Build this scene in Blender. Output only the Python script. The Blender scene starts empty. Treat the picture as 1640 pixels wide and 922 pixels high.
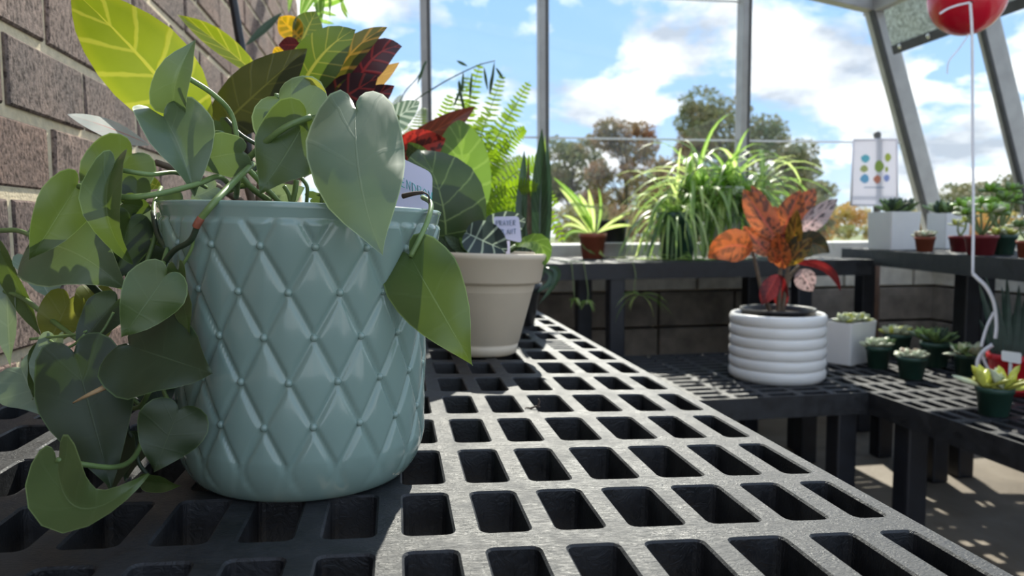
import bpy, bmesh, math, random
from mathutils import Vector, Matrix, Quaternion
random.seed(7)
R = math.radians
# ------------------------------------------------------------------ camera
F = 1150.0; CZ = 0.90
_y = Vector((633-820, 371-461, F)).normalized()
_S = -0.006
_z = Vector((_S, -1, -((_S*(633-820)-(371-461))/F))).normalized()
_x = _y.cross(_z)
WM = Matrix((_x, _y, _z))                       # camera (x right, y down, z forward) -> world
CAM = Vector((0, 0, CZ))
sc = bpy.context.scene
COL = sc.collection
cd_ = bpy.data.cameras.new('camera'); cam = bpy.data.objects.new('camera', cd_); COL.objects.link(cam)
cr, cu, cb = WM @ Vector((1,0,0)), WM @ Vector((0,-1,0)), WM @ Vector((0,0,-1))
cam.matrix_world = Matrix(((cr.x,cu.x,cb.x,0),(cr.y,cu.y,cb.y,0),(cr.z,cu.z,cb.z,CZ),(0,0,0,1)))
cd_.sensor_fit = 'HORIZONTAL'; cd_.sensor_width = 36; cd_.lens = 36*F/1640
cd_.clip_start = 0.01; cd_.clip_end = 500
cd_.dof.use_dof = True; cd_.dof.focus_distance = 0.50; cd_.dof.aperture_fstop = 10.0
sc.camera = cam
def ray(px, py): return WM @ Vector((px-820, py-461, F))
def P(px, py, d): return CAM + ray(px, py)*(d/F)                       # at camera depth d
def onz(px, py, z): r = ray(px, py); return CAM + r*((z-CZ)/r.z)
def ony(px, py, y): r = ray(px, py); return CAM + r*(y/r.y)
def onx(px, py, x): r = ray(px, py); return CAM + r*(x/r.x)
def onplane(px, py, p0, n): r = ray(px, py); return CAM + r*((p0-CAM).dot(n)/r.dot(n))
def mpp(d): return d/F                                                  # metres per pixel at depth d
# ------------------------------------------------------------------ world sky and sun
def node(nt, t, **kw):
    n = nt.nodes.new(t)
    for k, v in kw.items():
        if k.startswith('i_'):
            key = k[2:]
            n.inputs[int(key) if key.isdigit() else key].default_value = v
        else: setattr(n, k, v)
    return n
def ramp(nt, stops, interp='LINEAR'):
    n = nt.nodes.new('ShaderNodeValToRGB'); e = n.color_ramp.elements; n.color_ramp.interpolation = interp
    while len(e) < len(stops): e.new(0.5)
    for el, (p, c) in zip(e, stops): el.position = p; el.color = (*c, 1) if len(c) == 3 else c
    return n
world = bpy.data.worlds.new('sky'); sc.world = world; world.use_nodes = True
nt = world.node_tree; nt.nodes.clear(); L = nt.links.new
tc = node(nt, 'ShaderNodeTexCoord'); sx = node(nt, 'ShaderNodeSeparateXYZ'); L(tc.outputs['Generated'], sx.inputs[0])
zc = node(nt, 'ShaderNodeMath', operation='MAXIMUM', i_1=0.0); L(sx.outputs[2], zc.inputs[0])
za = node(nt, 'ShaderNodeMath', operation='ADD', i_1=0.32); L(zc.outputs[0], za.inputs[0])
dx = node(nt, 'ShaderNodeMath', operation='DIVIDE'); L(sx.outputs[0], dx.inputs[0]); L(za.outputs[0], dx.inputs[1])
dy = node(nt, 'ShaderNodeMath', operation='DIVIDE'); L(sx.outputs[1], dy.inputs[0]); L(za.outputs[0], dy.inputs[1])
cb3 = node(nt, 'ShaderNodeCombineXYZ', i_2=3.3); L(dx.outputs[0], cb3.inputs[0]); L(dy.outputs[0], cb3.inputs[1])
n1 = node(nt, 'ShaderNodeTexNoise', i_Scale=2.7, i_Detail=9.0, i_Roughness=0.55, i_Distortion=0.2); L(cb3.outputs[0], n1.inputs['Vector'])
cm = ramp(nt, [(0.465, (0,0,0)), (0.545, (1,1,1))]); L(n1.outputs['Fac'], cm.inputs[0])
n2 = node(nt, 'ShaderNodeTexNoise', i_Scale=3.6, i_Detail=6.0); L(cb3.outputs[0], n2.inputs['Vector'])
cshade = ramp(nt, [(0.36, (0.42,0.47,0.56)), (0.58, (1.10,1.10,1.10))]); L(n2.outputs['Fac'], cshade.inputs[0])
grad = ramp(nt, [(0.0, (0.62,0.74,0.83)), (0.14, (0.36,0.55,0.82)), (0.45, (0.20,0.40,0.76)), (1.0, (0.16,0.33,0.70))]); L(zc.outputs[0], grad.inputs[0])
mx = node(nt, 'ShaderNodeMix', data_type='RGBA'); L(cm.outputs[0], mx.inputs[0]); L(grad.outputs[0], mx.inputs[6]); L(cshade.outputs[0], mx.inputs[7])
bg = node(nt, 'ShaderNodeBackground', i_Strength=1.0); L(mx.outputs[2], bg.inputs[0])
wo = node(nt, 'ShaderNodeOutputWorld'); L(bg.outputs[0], wo.inputs[0])
SUNDIR = Vector((0.26, 1.0, 0.92)).normalized()          # towards the sun
sl = bpy.data.lights.new('sun', 'SUN'); sl.energy = 5.2; sl.angle = R(0.6); sl.color = (1, 0.94, 0.83)
so = bpy.data.objects.new('sun', sl); COL.objects.link(so)
so.rotation_euler = SUNDIR.to_track_quat('Z', 'Y').to_euler(); so.location = (2, 6, 6)
vs = sc.view_settings; vs.view_transform = 'Standard'; vs.look = 'None'; vs.gamma = 1; vs.use_curve_mapping = False; vs.exposure = 0.64
# ------------------------------------------------------------------ materials
def mat(name):
    m = bpy.data.materials.new(name); m.use_nodes = True; t = m.node_tree
    for n in list(t.nodes): t.nodes.remove(n)
    o = t.nodes.new('ShaderNodeOutputMaterial'); b = t.nodes.new('ShaderNodeBsdfPrincipled')
    t.links.new(b.outputs[0], o.inputs[0]); return m, t, b, o
def simple(name, col, rough=0.5, var=0.12, scale=30, bump=0.0, bscale=200, spec=0.5, metal=0.0, coat=0.0, sss=0.0):
    m, t, b, o = mat(name); L = t.links.new
    tcn = node(t, 'ShaderNodeTexCoord')
    nz = node(t, 'ShaderNodeTexNoise', i_Scale=scale, i_Detail=4.0); L(tcn.outputs['Object'], nz.inputs['Vector'])
    c0 = tuple(max(0, c*(1-var)) for c in col); c1 = tuple(min(1, c*(1+var)) for c in col)
    rp = ramp(t, [(0.3, c0), (0.7, c1)]); L(nz.outputs['Fac'], rp.inputs[0]); L(rp.outputs[0], b.inputs['Base Color'])
    b.inputs['Roughness'].default_value = rough; b.inputs['Specular IOR Level'].default_value = spec
    b.inputs['Metallic'].default_value = metal; b.inputs['Coat Weight'].default_value = coat
    if bump:
        n3 = node(t, 'ShaderNodeTexNoise', i_Scale=bscale, i_Detail=5.0); L(tcn.outputs['Object'], n3.inputs['Vector'])
        bp = node(t, 'ShaderNodeBump', i_Strength=bump, i_Distance=0.002); L(n3.outputs['Fac'], bp.inputs['Height']); L(bp.outputs[0], b.inputs['Normal'])
    return m
def leafmat(name, c0, c1, vein, nv=9, vw=0.10, mw=0.05, vs_=0.5, rough=0.38, trans=0.35, tcol=None, blotch=None, bl=(0.5,0.55), edge=None, feather=None, spec=0.5, nscale=30, ew=(0.72,0.98)):
    """leaf colour from its own uv: u along the midrib, v across; veins, midrib, blotches"""
    m, t, b, o = mat(name); L = t.links.new
    def M(op, a, bb=None, clamp=False):
        n = node(t, 'ShaderNodeMath', operation=op, use_clamp=clamp)
        for i, q in enumerate((a, bb)):
            if q is None: continue
            if isinstance(q, (int, float)): n.inputs[i].default_value = q
            else: L(q, n.inputs[i])
        return n.outputs[0]
    def mix(f, a, c):
        n = node(t, 'ShaderNodeMix', data_type='RGBA')
        if isinstance(f, (int, float)): n.inputs[0].default_value = f
        else: L(f, n.inputs[0])
        for i, q in ((6, a), (7, c)):
            if isinstance(q, tuple): n.inputs[i].default_value = (*q, 1)
            else: L(q, n.inputs[i])
        return n.outputs[2]
    uvn = node(t, 'ShaderNodeUVMap'); s = node(t, 'ShaderNodeSeparateXYZ'); L(uvn.outputs[0], s.inputs[0])
    U, V = s.outputs[0], s.outputs[1]
    av = M('ABSOLUTE', M('SUBTRACT', M('MULTIPLY', V, 2.0), 1.0))
    tcn = node(t, 'ShaderNodeTexCoord')
    nz = node(t, 'ShaderNodeTexNoise', i_Scale=nscale, i_Detail=3.0); L(tcn.outputs['Object'], nz.inputs['Vector'])
    nzr = ramp(t, [(0.35, (0,0,0)), (0.65, (1,1,1))]); L(nz.outputs['Fac'], nzr.inputs[0])
    col = mix(nzr.outputs[0], c0, c1)
    if edge: col = mix(ramp_out(t, L, av, ew[0], ew[1]), col, edge)
    if feather:
        fw = M('ADD', 0.22, M('MULTIPLY', M('SINE', M('MULTIPLY', U, 6.283*nv)), 0.16))
        col = mix(M('MULTIPLY', M('LESS_THAN', av, fw), 0.8), col, feather)
    if blotch:
        cmb = node(t, 'ShaderNodeCombineXYZ'); L(M('MULTIPLY', U, 3.0*nv/4), cmb.inputs[0]); L(M('MULTIPLY', V, 2.6), cmb.inputs[1])
        n2 = node(t, 'ShaderNodeTexNoise', i_Scale=1.6, i_Detail=2.0); L(cmb.outputs[0], n2.inputs['Vector'])
        col = mix(ramp_out(t, L, n2.outputs['Fac'], bl[0], bl[1]), col, blotch)
    w = M('ADD', M('MULTIPLY', U, float(nv)), M('MULTIPLY', nz.outputs['Fac'], 0.35))
    fr = M('ABSOLUTE', M('SUBTRACT', M('FRACT', w), 0.5))
    vm = M('LESS_THAN', fr, vw*0.5)
    vsoft = ramp_out(t, L, fr, vw, vw*0.35)
    mm = ramp_out(t, L, av, mw, mw*0.5)
    vmask = M('MAXIMUM', M('MULTIPLY', vsoft, vs_), mm)
    col = mix(vmask, col, vein)
    L(col, b.inputs['Base Color']); b.inputs['Roughness'].default_value = rough; b.inputs['Specular IOR Level'].default_value = spec
    bp = node(t, 'ShaderNodeBump', i_Strength=0.25, i_Distance=0.0012); L(vmask, bp.inputs['Height']); L(bp.outputs[0], b.inputs['Normal'])
    tr = node(t, 'ShaderNodeBsdfTranslucent')
    if tcol:
        L(mix(0.6, col, tcol), tr.inputs[0])
    else:
        hs = node(t, 'ShaderNodeHueSaturation', i_Saturation=1.15, i_Value=2.2); L(col, hs.inputs['Color']); L(hs.outputs[0], tr.inputs[0])
    ms = node(t, 'ShaderNodeMixShader', i_0=trans); L(b.outputs[0], ms.inputs[1]); L(tr.outputs[0], ms.inputs[2]); L(ms.outputs[0], o.inputs[0])
    return m
def ramp_out(t, L, val, a, b_):
    n = node(t, 'ShaderNodeMapRange', i_1=a, i_2=b_, i_3=0.0, i_4=1.0, interpolation_type='SMOOTHSTEP'); L(val, n.inputs[0]); return n.outputs[0]
def m_plastic():
    m, t, b, o = mat('black_grate_plastic'); L = t.links.new
    tcn = node(t, 'ShaderNodeTexCoord')
    a = node(t, 'ShaderNodeTexNoise', i_Scale=28, i_Detail=7.0, i_Roughness=0.65); L(tcn.outputs['Object'], a.inputs['Vector'])
    r1 = ramp(t, [(0.35, (0.007,0.008,0.010)), (0.7, (0.026,0.028,0.032))]); L(a.outputs['Fac'], r1.inputs[0]); L(r1.outputs[0], b.inputs['Base Color'])
    r2 = ramp(t, [(0.35, (0.40,)*3), (0.65, (0.62,)*3)]); L(a.outputs['Fac'], r2.inputs[0]); L(r2.outputs[0], b.inputs['Roughness'])
    b.inputs['Specular IOR Level'].default_value = 0.5
    mp = node(t, 'ShaderNodeMapping'); mp.inputs['Scale'].default_value = (1, 3.2, 1); mp.inputs['Rotation'].default_value = (0, 0, 0.6); L(tcn.outputs['Object'], mp.inputs[0])
    c = node(t, 'ShaderNodeTexNoise', i_Scale=120, i_Detail=7.0, i_Distortion=2.5); L(mp.outputs[0], c.inputs['Vector'])
    bp = node(t, 'ShaderNodeBump', i_Strength=0.65, i_Distance=0.0014); L(c.outputs['Fac'], bp.inputs['Height']); L(bp.outputs[0], b.inputs['Normal'])
    return m
def m_brick():
    m, t, b, o = mat('brown_rough_brick'); L = t.links.new
    tcn = node(t, 'ShaderNodeTexCoord'); oi = node(t, 'ShaderNodeObjectInfo')
    geo = node(t, 'ShaderNodeNewGeometry')
    mp = node(t, 'ShaderNodeMapping'); mp.inputs['Scale'].default_value = (1, 1, 0.62); L(geo.outputs['Position'], mp.inputs[0])
    a = node(t, 'ShaderNodeTexNoise', i_Scale=210, i_Detail=7.0, i_Roughness=0.66); L(mp.outputs[0], a.inputs['Vector'])
    big = node(t, 'ShaderNodeTexNoise', i_Scale=14, i_Detail=3.0); L(geo.outputs['Position'], big.inputs['Vector'])
    r0 = ramp(t, [(0.0, (0.27,0.190,0.160)), (0.35, (0.34,0.265,0.23)), (0.6, (0.29,0.235,0.210)), (0.85, (0.39,0.265,0.225)), (1.0, (0.25,0.205,0.188))]); L(oi.outputs['Random'], r0.inputs[0])
    r1 = ramp(t, [(0.38, (0.16,0.14,0.14)), (0.50, (0.95,0.95,0.95)), (0.66, (1.45,1.40,1.36))]); L(a.outputs['Fac'], r1.inputs[0])
    r2 = ramp(t, [(0.3, (0.78,0.78,0.80)), (0.7, (1.2,1.12,1.08))]); L(big.outputs['Fac'], r2.inputs[0])
    m1 = node(t, 'ShaderNodeMix', data_type='RGBA', blend_type='MULTIPLY', i_0=0.85); L(r0.outputs[0], m1.inputs[6]); L(r1.outputs[0], m1.inputs[7])
    m2 = node(t, 'ShaderNodeMix', data_type='RGBA', blend_type='MULTIPLY', i_0=1.0); L(m1.outputs[2], m2.inputs[6]); L(r2.outputs[0], m2.inputs[7])
    L(m2.outputs[2], b.inputs['Base Color']); b.inputs['Roughness'].default_value = 0.9; b.inputs['Specular IOR Level'].default_value = 0.2
    bp = node(t, 'ShaderNodeBump', i_Strength=1.0, i_Distance=0.008); L(a.outputs['Fac'], bp.inputs['Height']); L(bp.outputs[0], b.inputs['Normal'])
    return m
def m_glass():
    m, t, b, o = mat('window_glass'); L = t.links.new; t.nodes.remove(b)
    tr = node(t, 'ShaderNodeBsdfTransparent'); tr.inputs[0].default_value = (0.97, 0.985, 0.98, 1)
    gl = node(t, 'ShaderNodeBsdfGlossy', i_Roughness=0.02); fw = node(t, 'ShaderNodeLayerWeight', i_Blend=0.5)
    p5 = node(t, 'ShaderNodeMath', operation='POWER', i_1=5.0); L(fw.outputs['Facing'], p5.inputs[0])
    lw = node(t, 'ShaderNodeMath', operation='MULTIPLY_ADD', i_1=0.6, i_2=0.02); L(p5.outputs[0], lw.inputs[0])
    ms = node(t, 'ShaderNodeMixShader'); L(lw.outputs[0], ms.inputs[0]); L(tr.outputs[0], ms.inputs[1]); L(gl.outputs[0], ms.inputs[2]); L(ms.outputs[0], o.inputs[0])
    return m
def m_floor():
    m, t, b, o = mat('stained_concrete'); L = t.links.new
    tcn = node(t, 'ShaderNodeTexCoord')
    a = node(t, 'ShaderNodeTexNoise', i_Scale=2.2, i_Detail=8.0, i_Roughness=0.6, i_Distortion=0.4); L(tcn.outputs['Object'], a.inputs['Vector'])
    r1 = ramp(t, [(0.3, (0.085,0.065,0.045)), (0.5, (0.19,0.155,0.115)), (0.72, (0.30,0.26,0.21))]); L(a.outputs['Fac'], r1.inputs[0]); L(r1.outputs[0], b.inputs['Base Color'])
    b.inputs['Roughness'].default_value = 0.55
    c = node(t, 'ShaderNodeTexNoise', i_Scale=60, i_Detail=4.0); L(tcn.outputs['Object'], c.inputs['Vector'])
    bp = node(t, 'ShaderNodeBump', i_Strength=0.25, i_Distance=0.004); L(c.outputs['Fac'], bp.inputs['Height']); L(bp.outputs[0], b.inputs['Normal'])
    return m
def m_sheet():
    m, t, b, o = mat('thin_white_sheet'); L = t.links.new
    b.inputs['Base Color'].default_value = (0.80,0.79,0.82,1); b.inputs['Roughness'].default_value = 0.6
    tr = node(t, 'ShaderNodeBsdfTranslucent'); tr.inputs[0].default_value = (0.80,0.79,0.84,1)
    ms = node(t, 'ShaderNodeMixShader', i_0=0.45); L(b.outputs[0], ms.inputs[1]); L(tr.outputs[0], ms.inputs[2]); L(ms.outputs[0], o.inputs[0])
    return m
def m_foliage(name, a, b2, c):
    m, t, b, o = mat(name); L = t.links.new
    geo = node(t, 'ShaderNodeNewGeometry')
    nz = node(t, 'ShaderNodeTexNoise', i_Scale=0.9, i_Detail=4.0); L(geo.outputs['Position'], nz.inputs['Vector'])
    rp = ramp(t, [(0.35, a), (0.5, b2), (0.65, c)]); L(nz.outputs['Fac'], rp.inputs[0]); L(rp.outputs[0], b.inputs['Base Color']); b.inputs['Roughness'].default_value = 0.8
    tr = node(t, 'ShaderNodeBsdfTranslucent'); L(rp.outputs[0], tr.inputs[0])
    ms = node(t, 'ShaderNodeMixShader', i_0=0.4); L(b.outputs[0], ms.inputs[1]); L(tr.outputs[0], ms.inputs[2]); L(ms.outputs[0], o.inputs[0])
    return m
M = {}
M['plastic'] = m_plastic(); M['brick'] = m_brick(); M['glass'] = m_glass(); M['floor'] = m_floor(); M['sheet'] = m_sheet()
M['mortar'] = simple('cream_mortar', (0.80,0.66,0.45), 0.95, 0.14, 90, 0.6, 300)
M['frame_post'] = simple('black_bench_leg_plastic', (0.012,0.014,0.020), 0.45, 0.3, 20, 0.15, 120)
M['alu'] = simple('dull_aluminium', (0.36,0.35,0.33), 0.45, 0.12, 12, 0.1, 80, metal=0.35)
M['alu_dark'] = simple('dark_gasket', (0.05,0.05,0.052), 0.6, 0.2)
M['sill'] = simple('pale_cast_sill', (0.62,0.60,0.55), 0.7, 0.12, 14, 0.2, 150)
M['block'] = simple('grey_concrete_block', (0.58,0.56,0.50), 0.9, 0.18, 16, 0.5, 160)
M['block_dark'] = simple('dark_brown_block', (0.20,0.175,0.15), 0.92, 0.3, 12, 0.5, 160)  # lower courses: darker and browner than the top course
M['aqua'] = simple('aqua_glazed_ceramic', (0.245,0.345,0.300), 0.18, 0.07, 9, 0.0, spec=0.55, coat=0.35)
M['cream_pot'] = simple('cream_plastic', (0.66,0.55,0.41), 0.42, 0.05, 12, 0.05, 250)
M['white_pot'] = simple('white_glazed_ceramic', (0.80,0.79,0.76), 0.28, 0.03, 10)
M['white_plastic'] = simple('white_plastic', (0.74,0.74,0.74), 0.45, 0.04, 10)
M['soil'] = simple('dark_potting_soil', (0.022,0.016,0.012), 0.95, 0.5, 120, 0.9, 200)
M['terracotta'] = simple('terracotta_plastic', (0.26,0.068,0.035), 0.5, 0.12, 20)
M['maroon'] = simple('maroon_plastic', (0.19,0.022,0.028), 0.45, 0.1, 20)
M['green_pot'] = simple('dark_green_plastic', (0.020,0.060,0.042), 0.45, 0.15, 20)
M['black_pot'] = simple('black_plastic', (0.012,0.012,0.014), 0.4, 0.2, 20)
M['red_pot'] = simple('bright_red_plastic', (0.52,0.010,0.020), 0.35, 0.06, 20)
M['balloon'] = simple('red_balloon_rubber', (0.60,0.008,0.030), 0.22, 0.03, 8)
M['ribbon'] = simple('white_ribbon', (0.78,0.76,0.78), 0.35, 0.05, 40)
M['tag'] = simple('lilac_white_tag', (0.66,0.64,0.80), 0.45, 0.03, 20)
M['ink'] = simple('teal_ink', (0.01,0.42,0.38), 0.5, 0.1, 20)
M['ink2'] = simple('blue_grey_ink', (0.22,0.30,0.42), 0.5, 0.1, 20)
M['cloth'] = simple('silver_shade_cloth', (0.46,0.50,0.52), 0.35, 0.5, 60, 0.9, 90, metal=0.4)
M['wood_post'] = simple('brown_stake', (0.105,0.052,0.028), 0.7, 0.25, 30)
M['grey_post'] = simple('grey_stake_top', (0.13,0.125,0.12), 0.6, 0.2, 30)
M['chrome'] = simple('steel_grommet', (0.75,0.74,0.72), 0.25, 0.05, 20, metal=0.9)
M['black_metal'] = simple('black_metal', (0.010,0.010,0.012), 0.35, 0.2, 20)
# plants
M['ph'] = leafmat('philodendron_leaf', (0.066,0.108,0.030), (0.086,0.132,0.038), (0.13,0.19,0.075), nv=5, vw=0.07, mw=0.025, vs_=0.12, rough=0.34, trans=0.19, tcol=(0.24,0.36,0.03), spec=0.55, edge=(0.20,0.28,0.10), ew=(0.955,0.985))
M['ph_grey'] = leafmat('philodendron_leaf_grey_green', (0.105,0.155,0.080), (0.125,0.178,0.090), (0.16,0.21,0.115), nv=5, vw=0.07, mw=0.025, vs_=0.15, rough=0.38, trans=0.18, tcol=(0.25,0.38,0.05), spec=0.6, edge=(0.30,0.38,0.20), ew=(0.955,0.985))
M['ph_pale'] = leafmat('philodendron_leaf_pale', (0.20,0.28,0.19), (0.25,0.33,0.23), (0.32,0.40,0.28), nv=6, vw=0.10, mw=0.05, vs_=0.3, rough=0.42, trans=0.25, tcol=(0.32,0.42,0.12), spec=0.6)
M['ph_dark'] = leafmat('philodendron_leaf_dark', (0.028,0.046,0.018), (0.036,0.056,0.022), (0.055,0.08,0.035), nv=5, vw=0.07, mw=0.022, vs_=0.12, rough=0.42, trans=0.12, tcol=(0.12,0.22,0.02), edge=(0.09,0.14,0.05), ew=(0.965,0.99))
M['ph_yellow'] = leafmat('philodendron_leaf_yellowing', (0.17,0.21,0.035), (0.24,0.24,0.05), (0.26,0.28,0.09), nv=6, vw=0.12, mw=0.05, vs_=0.3, rough=0.42, trans=0.4, tcol=(0.42,0.42,0.05))
M['vine'] = simple('green_vine', (0.155,0.235,0.075), 0.4, 0.2, 60)
M['vine_dark'] = simple('dark_vine', (0.035,0.055,0.028), 0.5, 0.3, 60)
M['node_red'] = simple('reddish_node', (0.28,0.085,0.045), 0.6, 0.3, 200)
M['bud'] = simple('tan_pink_sheath', (0.42,0.28,0.14), 0.5, 0.25, 60)
M['twig'] = simple('brown_twig', (0.075,0.048,0.036), 0.7, 0.3, 90)
M['cr_lime'] = leafmat('croton_lime_leaf', (0.22,0.30,0.012), (0.27,0.34,0.02), (0.74,0.66,0.08), nv=8, vw=0.11, mw=0.06, vs_=0.75, trans=0.40, tcol=(0.40,0.48,0.0), edge=(0.38,0.42,0.02))
M['cr_dark'] = leafmat('croton_dark_leaf', (0.022,0.030,0.010), (0.040,0.045,0.016), (0.11,0.11,0.03), nv=9, vw=0.08, mw=0.05, vs_=0.4, trans=0.18, tcol=(0.10,0.11,0.01), rough=0.3)
M['cr_green'] = leafmat('croton_green_leaf', (0.050,0.085,0.018), (0.065,0.105,0.022), (0.42,0.36,0.07), nv=9, vw=0.08, mw=0.085, vs_=0.55, trans=0.3, tcol=(0.16,0.24,0.01))
M['cr_orangevein'] = leafmat('croton_orange_vein_leaf', (0.030,0.040,0.014), (0.05,0.06,0.02), (0.48,0.24,0.05), nv=7, vw=0.16, mw=0.10, vs_=0.75, trans=0.3, tcol=(0.20,0.17,0.01))
M['cr_purple'] = leafmat('croton_purple_leaf', (0.018,0.010,0.014), (0.035,0.012,0.020), (0.26,0.030,0.030), nv=7, vw=0.14, mw=0.10, vs_=0.8, trans=0.14, tcol=(0.10,0.01,0.02))
M['cr_tan'] = leafmat('croton_tan_leaf', (0.36,0.21,0.06), (0.42,0.28,0.11), (0.55,0.35,0.12), nv=7, vw=0.12, mw=0.08, vs_=0.6, trans=0.4, tcol=(0.5,0.3,0.08))
M['cr_gold'] = leafmat('croton_gold_leaf', (0.10,0.12,0.012), (0.24,0.17,0.012), (0.78,0.40,0.03), nv=6, vw=0.30, mw=0.18, vs_=0.9, trans=0.5, tcol=(0.6,0.38,0.0), edge=(0.75,0.36,0.02))
M['cr_pale'] = leafmat('croton_pale_leaf', (0.42,0.45,0.44), (0.52,0.54,0.53), (0.55,0.25,0.24), nv=9, vw=0.05, mw=0.05, vs_=0.2, trans=0.2, rough=0.35)
M['cr_stripe'] = leafmat('striped_grey_green_leaf', (0.10,0.15,0.10), (0.13,0.19,0.13), (0.46,0.52,0.42), nv=11, vw=0.30, mw=0.08, vs_=0.8, trans=0.3)
M['cr_red'] = leafmat('croton_red_leaf', (0.42,0.030,0.022), (0.48,0.045,0.030), (0.50,0.06,0.03), nv=12, vw=0.06, mw=0.04, vs_=0.4, trans=0.30, tcol=(0.55,0.03,0.02), blotch=(0.018,0.008,0.008), bl=(0.50,0.56))
M['cr_brown'] = leafmat('croton_brown_leaf', (0.055,0.020,0.016), (0.085,0.028,0.018), (0.20,0.05,0.03), nv=10, vw=0.2, mw=0.06, vs_=0.5, trans=0.3, tcol=(0.10,0.02,0.012))
M['cr_orange'] = leafmat('croton_orange_leaf', (0.50,0.105,0.030), (0.58,0.17,0.045), (0.62,0.12,0.06), nv=12, vw=0.08, mw=0.10, vs_=0.5, trans=0.26, tcol=(0.75,0.20,0.05), blotch=(0.060,0.030,0.014), bl=(0.50,0.56))
M['cr_mottled'] = leafmat('croton_mottled_leaf', (0.25,0.17,0.025), (0.32,0.16,0.03), (0.55,0.20,0.04), nv=10, vw=0.08, mw=0.09, vs_=0.5, trans=0.4, tcol=(0.5,0.3,0.02), blotch=(0.02,0.022,0.010), bl=(0.46,0.52))
M['cr_black'] = leafmat('croton_blackish_leaf', (0.018,0.024,0.010), (0.035,0.028,0.012), (0.12,0.06,0.02), nv=10, vw=0.1, mw=0.06, vs_=0.4, trans=0.2)
M['cr_maroon'] = leafmat('croton_maroon_leaf', (0.10,0.010,0.014), (0.17,0.016,0.018), (0.36,0.05,0.04), nv=9, vw=0.1, mw=0.08, vs_=0.4, trans=0.35, tcol=(0.3,0.02,0.02))
M['cr_pink'] = leafmat('croton_pink_grey_leaf', (0.36,0.26,0.25), (0.44,0.34,0.32), (0.62,0.42,0.40), nv=9, vw=0.1, mw=0.08, vs_=0.4, trans=0.3, blotch=(0.08,0.055,0.055), bl=(0.52,0.6))
M['pr_dark'] = leafmat('prayer_plant_dark_leaf', (0.030,0.055,0.024), (0.042,0.070,0.030), (0.22,0.30,0.11), nv=9, vw=0.055, mw=0.022, vs_=0.7, trans=0.2, tcol=(0.12,0.22,0.02), rough=0.42)
M['pr_light'] = leafmat('prayer_plant_light_leaf', (0.115,0.22,0.035), (0.145,0.26,0.045), (0.32,0.46,0.11), nv=8, vw=0.10, mw=0.04, vs_=0.7, trans=0.5, tcol=(0.26,0.45,0.03), feather=(0.30,0.46,0.07))
M['pr_vein'] = leafmat('prayer_plant_white_vein_leaf', (0.028,0.042,0.040), (0.045,0.062,0.055), (0.42,0.50,0.38), nv=6, vw=0.12, mw=0.05, vs_=0.85, trans=0.15, rough=0.42)
M['stem_green'] = simple('pale_green_stem', (0.20,0.27,0.11), 0.5, 0.2, 60)
M['stem_brown'] = simple('brown_stem', (0.12,0.085,0.055), 0.8, 0.3, 90)
def blademat(name, c0, c1, stripe, trans=0.45, rough=0.4, sw=0.3):
    return leafmat(name, c0, c1, stripe, nv=3, vw=0.02, mw=sw, vs_=0.0, rough=rough, trans=trans)
M['fern'] = blademat('fern_green', (0.135,0.215,0.030), (0.20,0.285,0.040), (0.18,0.27,0.05), 0.40, sw=0.1)
M['spider'] = blademat('spider_green', (0.14,0.24,0.055), (0.19,0.31,0.07), (0.40,0.48,0.22), 0.4)
M['spider_pale'] = blademat('spider_pale', (0.36,0.44,0.14), (0.44,0.52,0.20), (0.60,0.66,0.38), 0.45)
M['spider_dark'] = blademat('spider_dark_green', (0.06,0.11,0.045), (0.09,0.15,0.06), (0.16,0.23,0.11), 0.3)  # dark green blades, mixed at random among the lighter ones
M['snake'] = leafmat('snake_plant_leaf', (0.022,0.050,0.022), (0.032,0.068,0.030), (0.06,0.11,0.05), nv=14, vw=0.3, mw=0.01, vs_=0.35, trans=0.1)
M['snake_edge'] = blademat('snake_plant_pale', (0.20,0.30,0.05), (0.26,0.36,0.07), (0.2,0.3,0.06), 0.35)
M['papyrus'] = simple('dark_green_stalk', (0.045,0.085,0.045), 0.5, 0.2, 40)
M['suc'] = simple('succulent_green', (0.15,0.24,0.08), 0.45, 0.2, 40)
M['suc_pale'] = simple('succulent_pale', (0.50,0.54,0.36), 0.45, 0.2, 40)
M['suc_yellow'] = simple('succulent_yellow_green', (0.50,0.52,0.10), 0.4, 0.2, 40)
M['suc_dark'] = simple('succulent_dark', (0.045,0.080,0.050), 0.5, 0.25, 40)
M['suc_bright'] = simple('succulent_bright', (0.20,0.38,0.04), 0.4, 0.2, 40)
M['suc_tan'] = simple('succulent_tan', (0.42,0.33,0.24), 0.55, 0.2, 40)
M['aloe'] = simple('tall_succulent_dark_green', (0.020,0.045,0.030), 0.5, 0.25, 40)
M['tree_green'] = m_foliage('autumn_green_foliage', (0.20,0.235,0.095), (0.27,0.27,0.11), (0.36,0.28,0.13))
M['tree_brown'] = m_foliage('autumn_brown_foliage', (0.26,0.25,0.12), (0.34,0.25,0.13), (0.40,0.24,0.13))
M['tree_gold'] = m_foliage('golden_shrub_foliage', (0.36,0.38,0.13), (0.66,0.48,0.12), (0.70,0.36,0.10))
M['bark'] = simple('grey_bark', (0.14,0.11,0.09), 0.9, 0.3, 8)
M['grass'] = simple('outdoor_grass', (0.15,0.18,0.06), 0.95, 0.3, 0.4)
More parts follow.
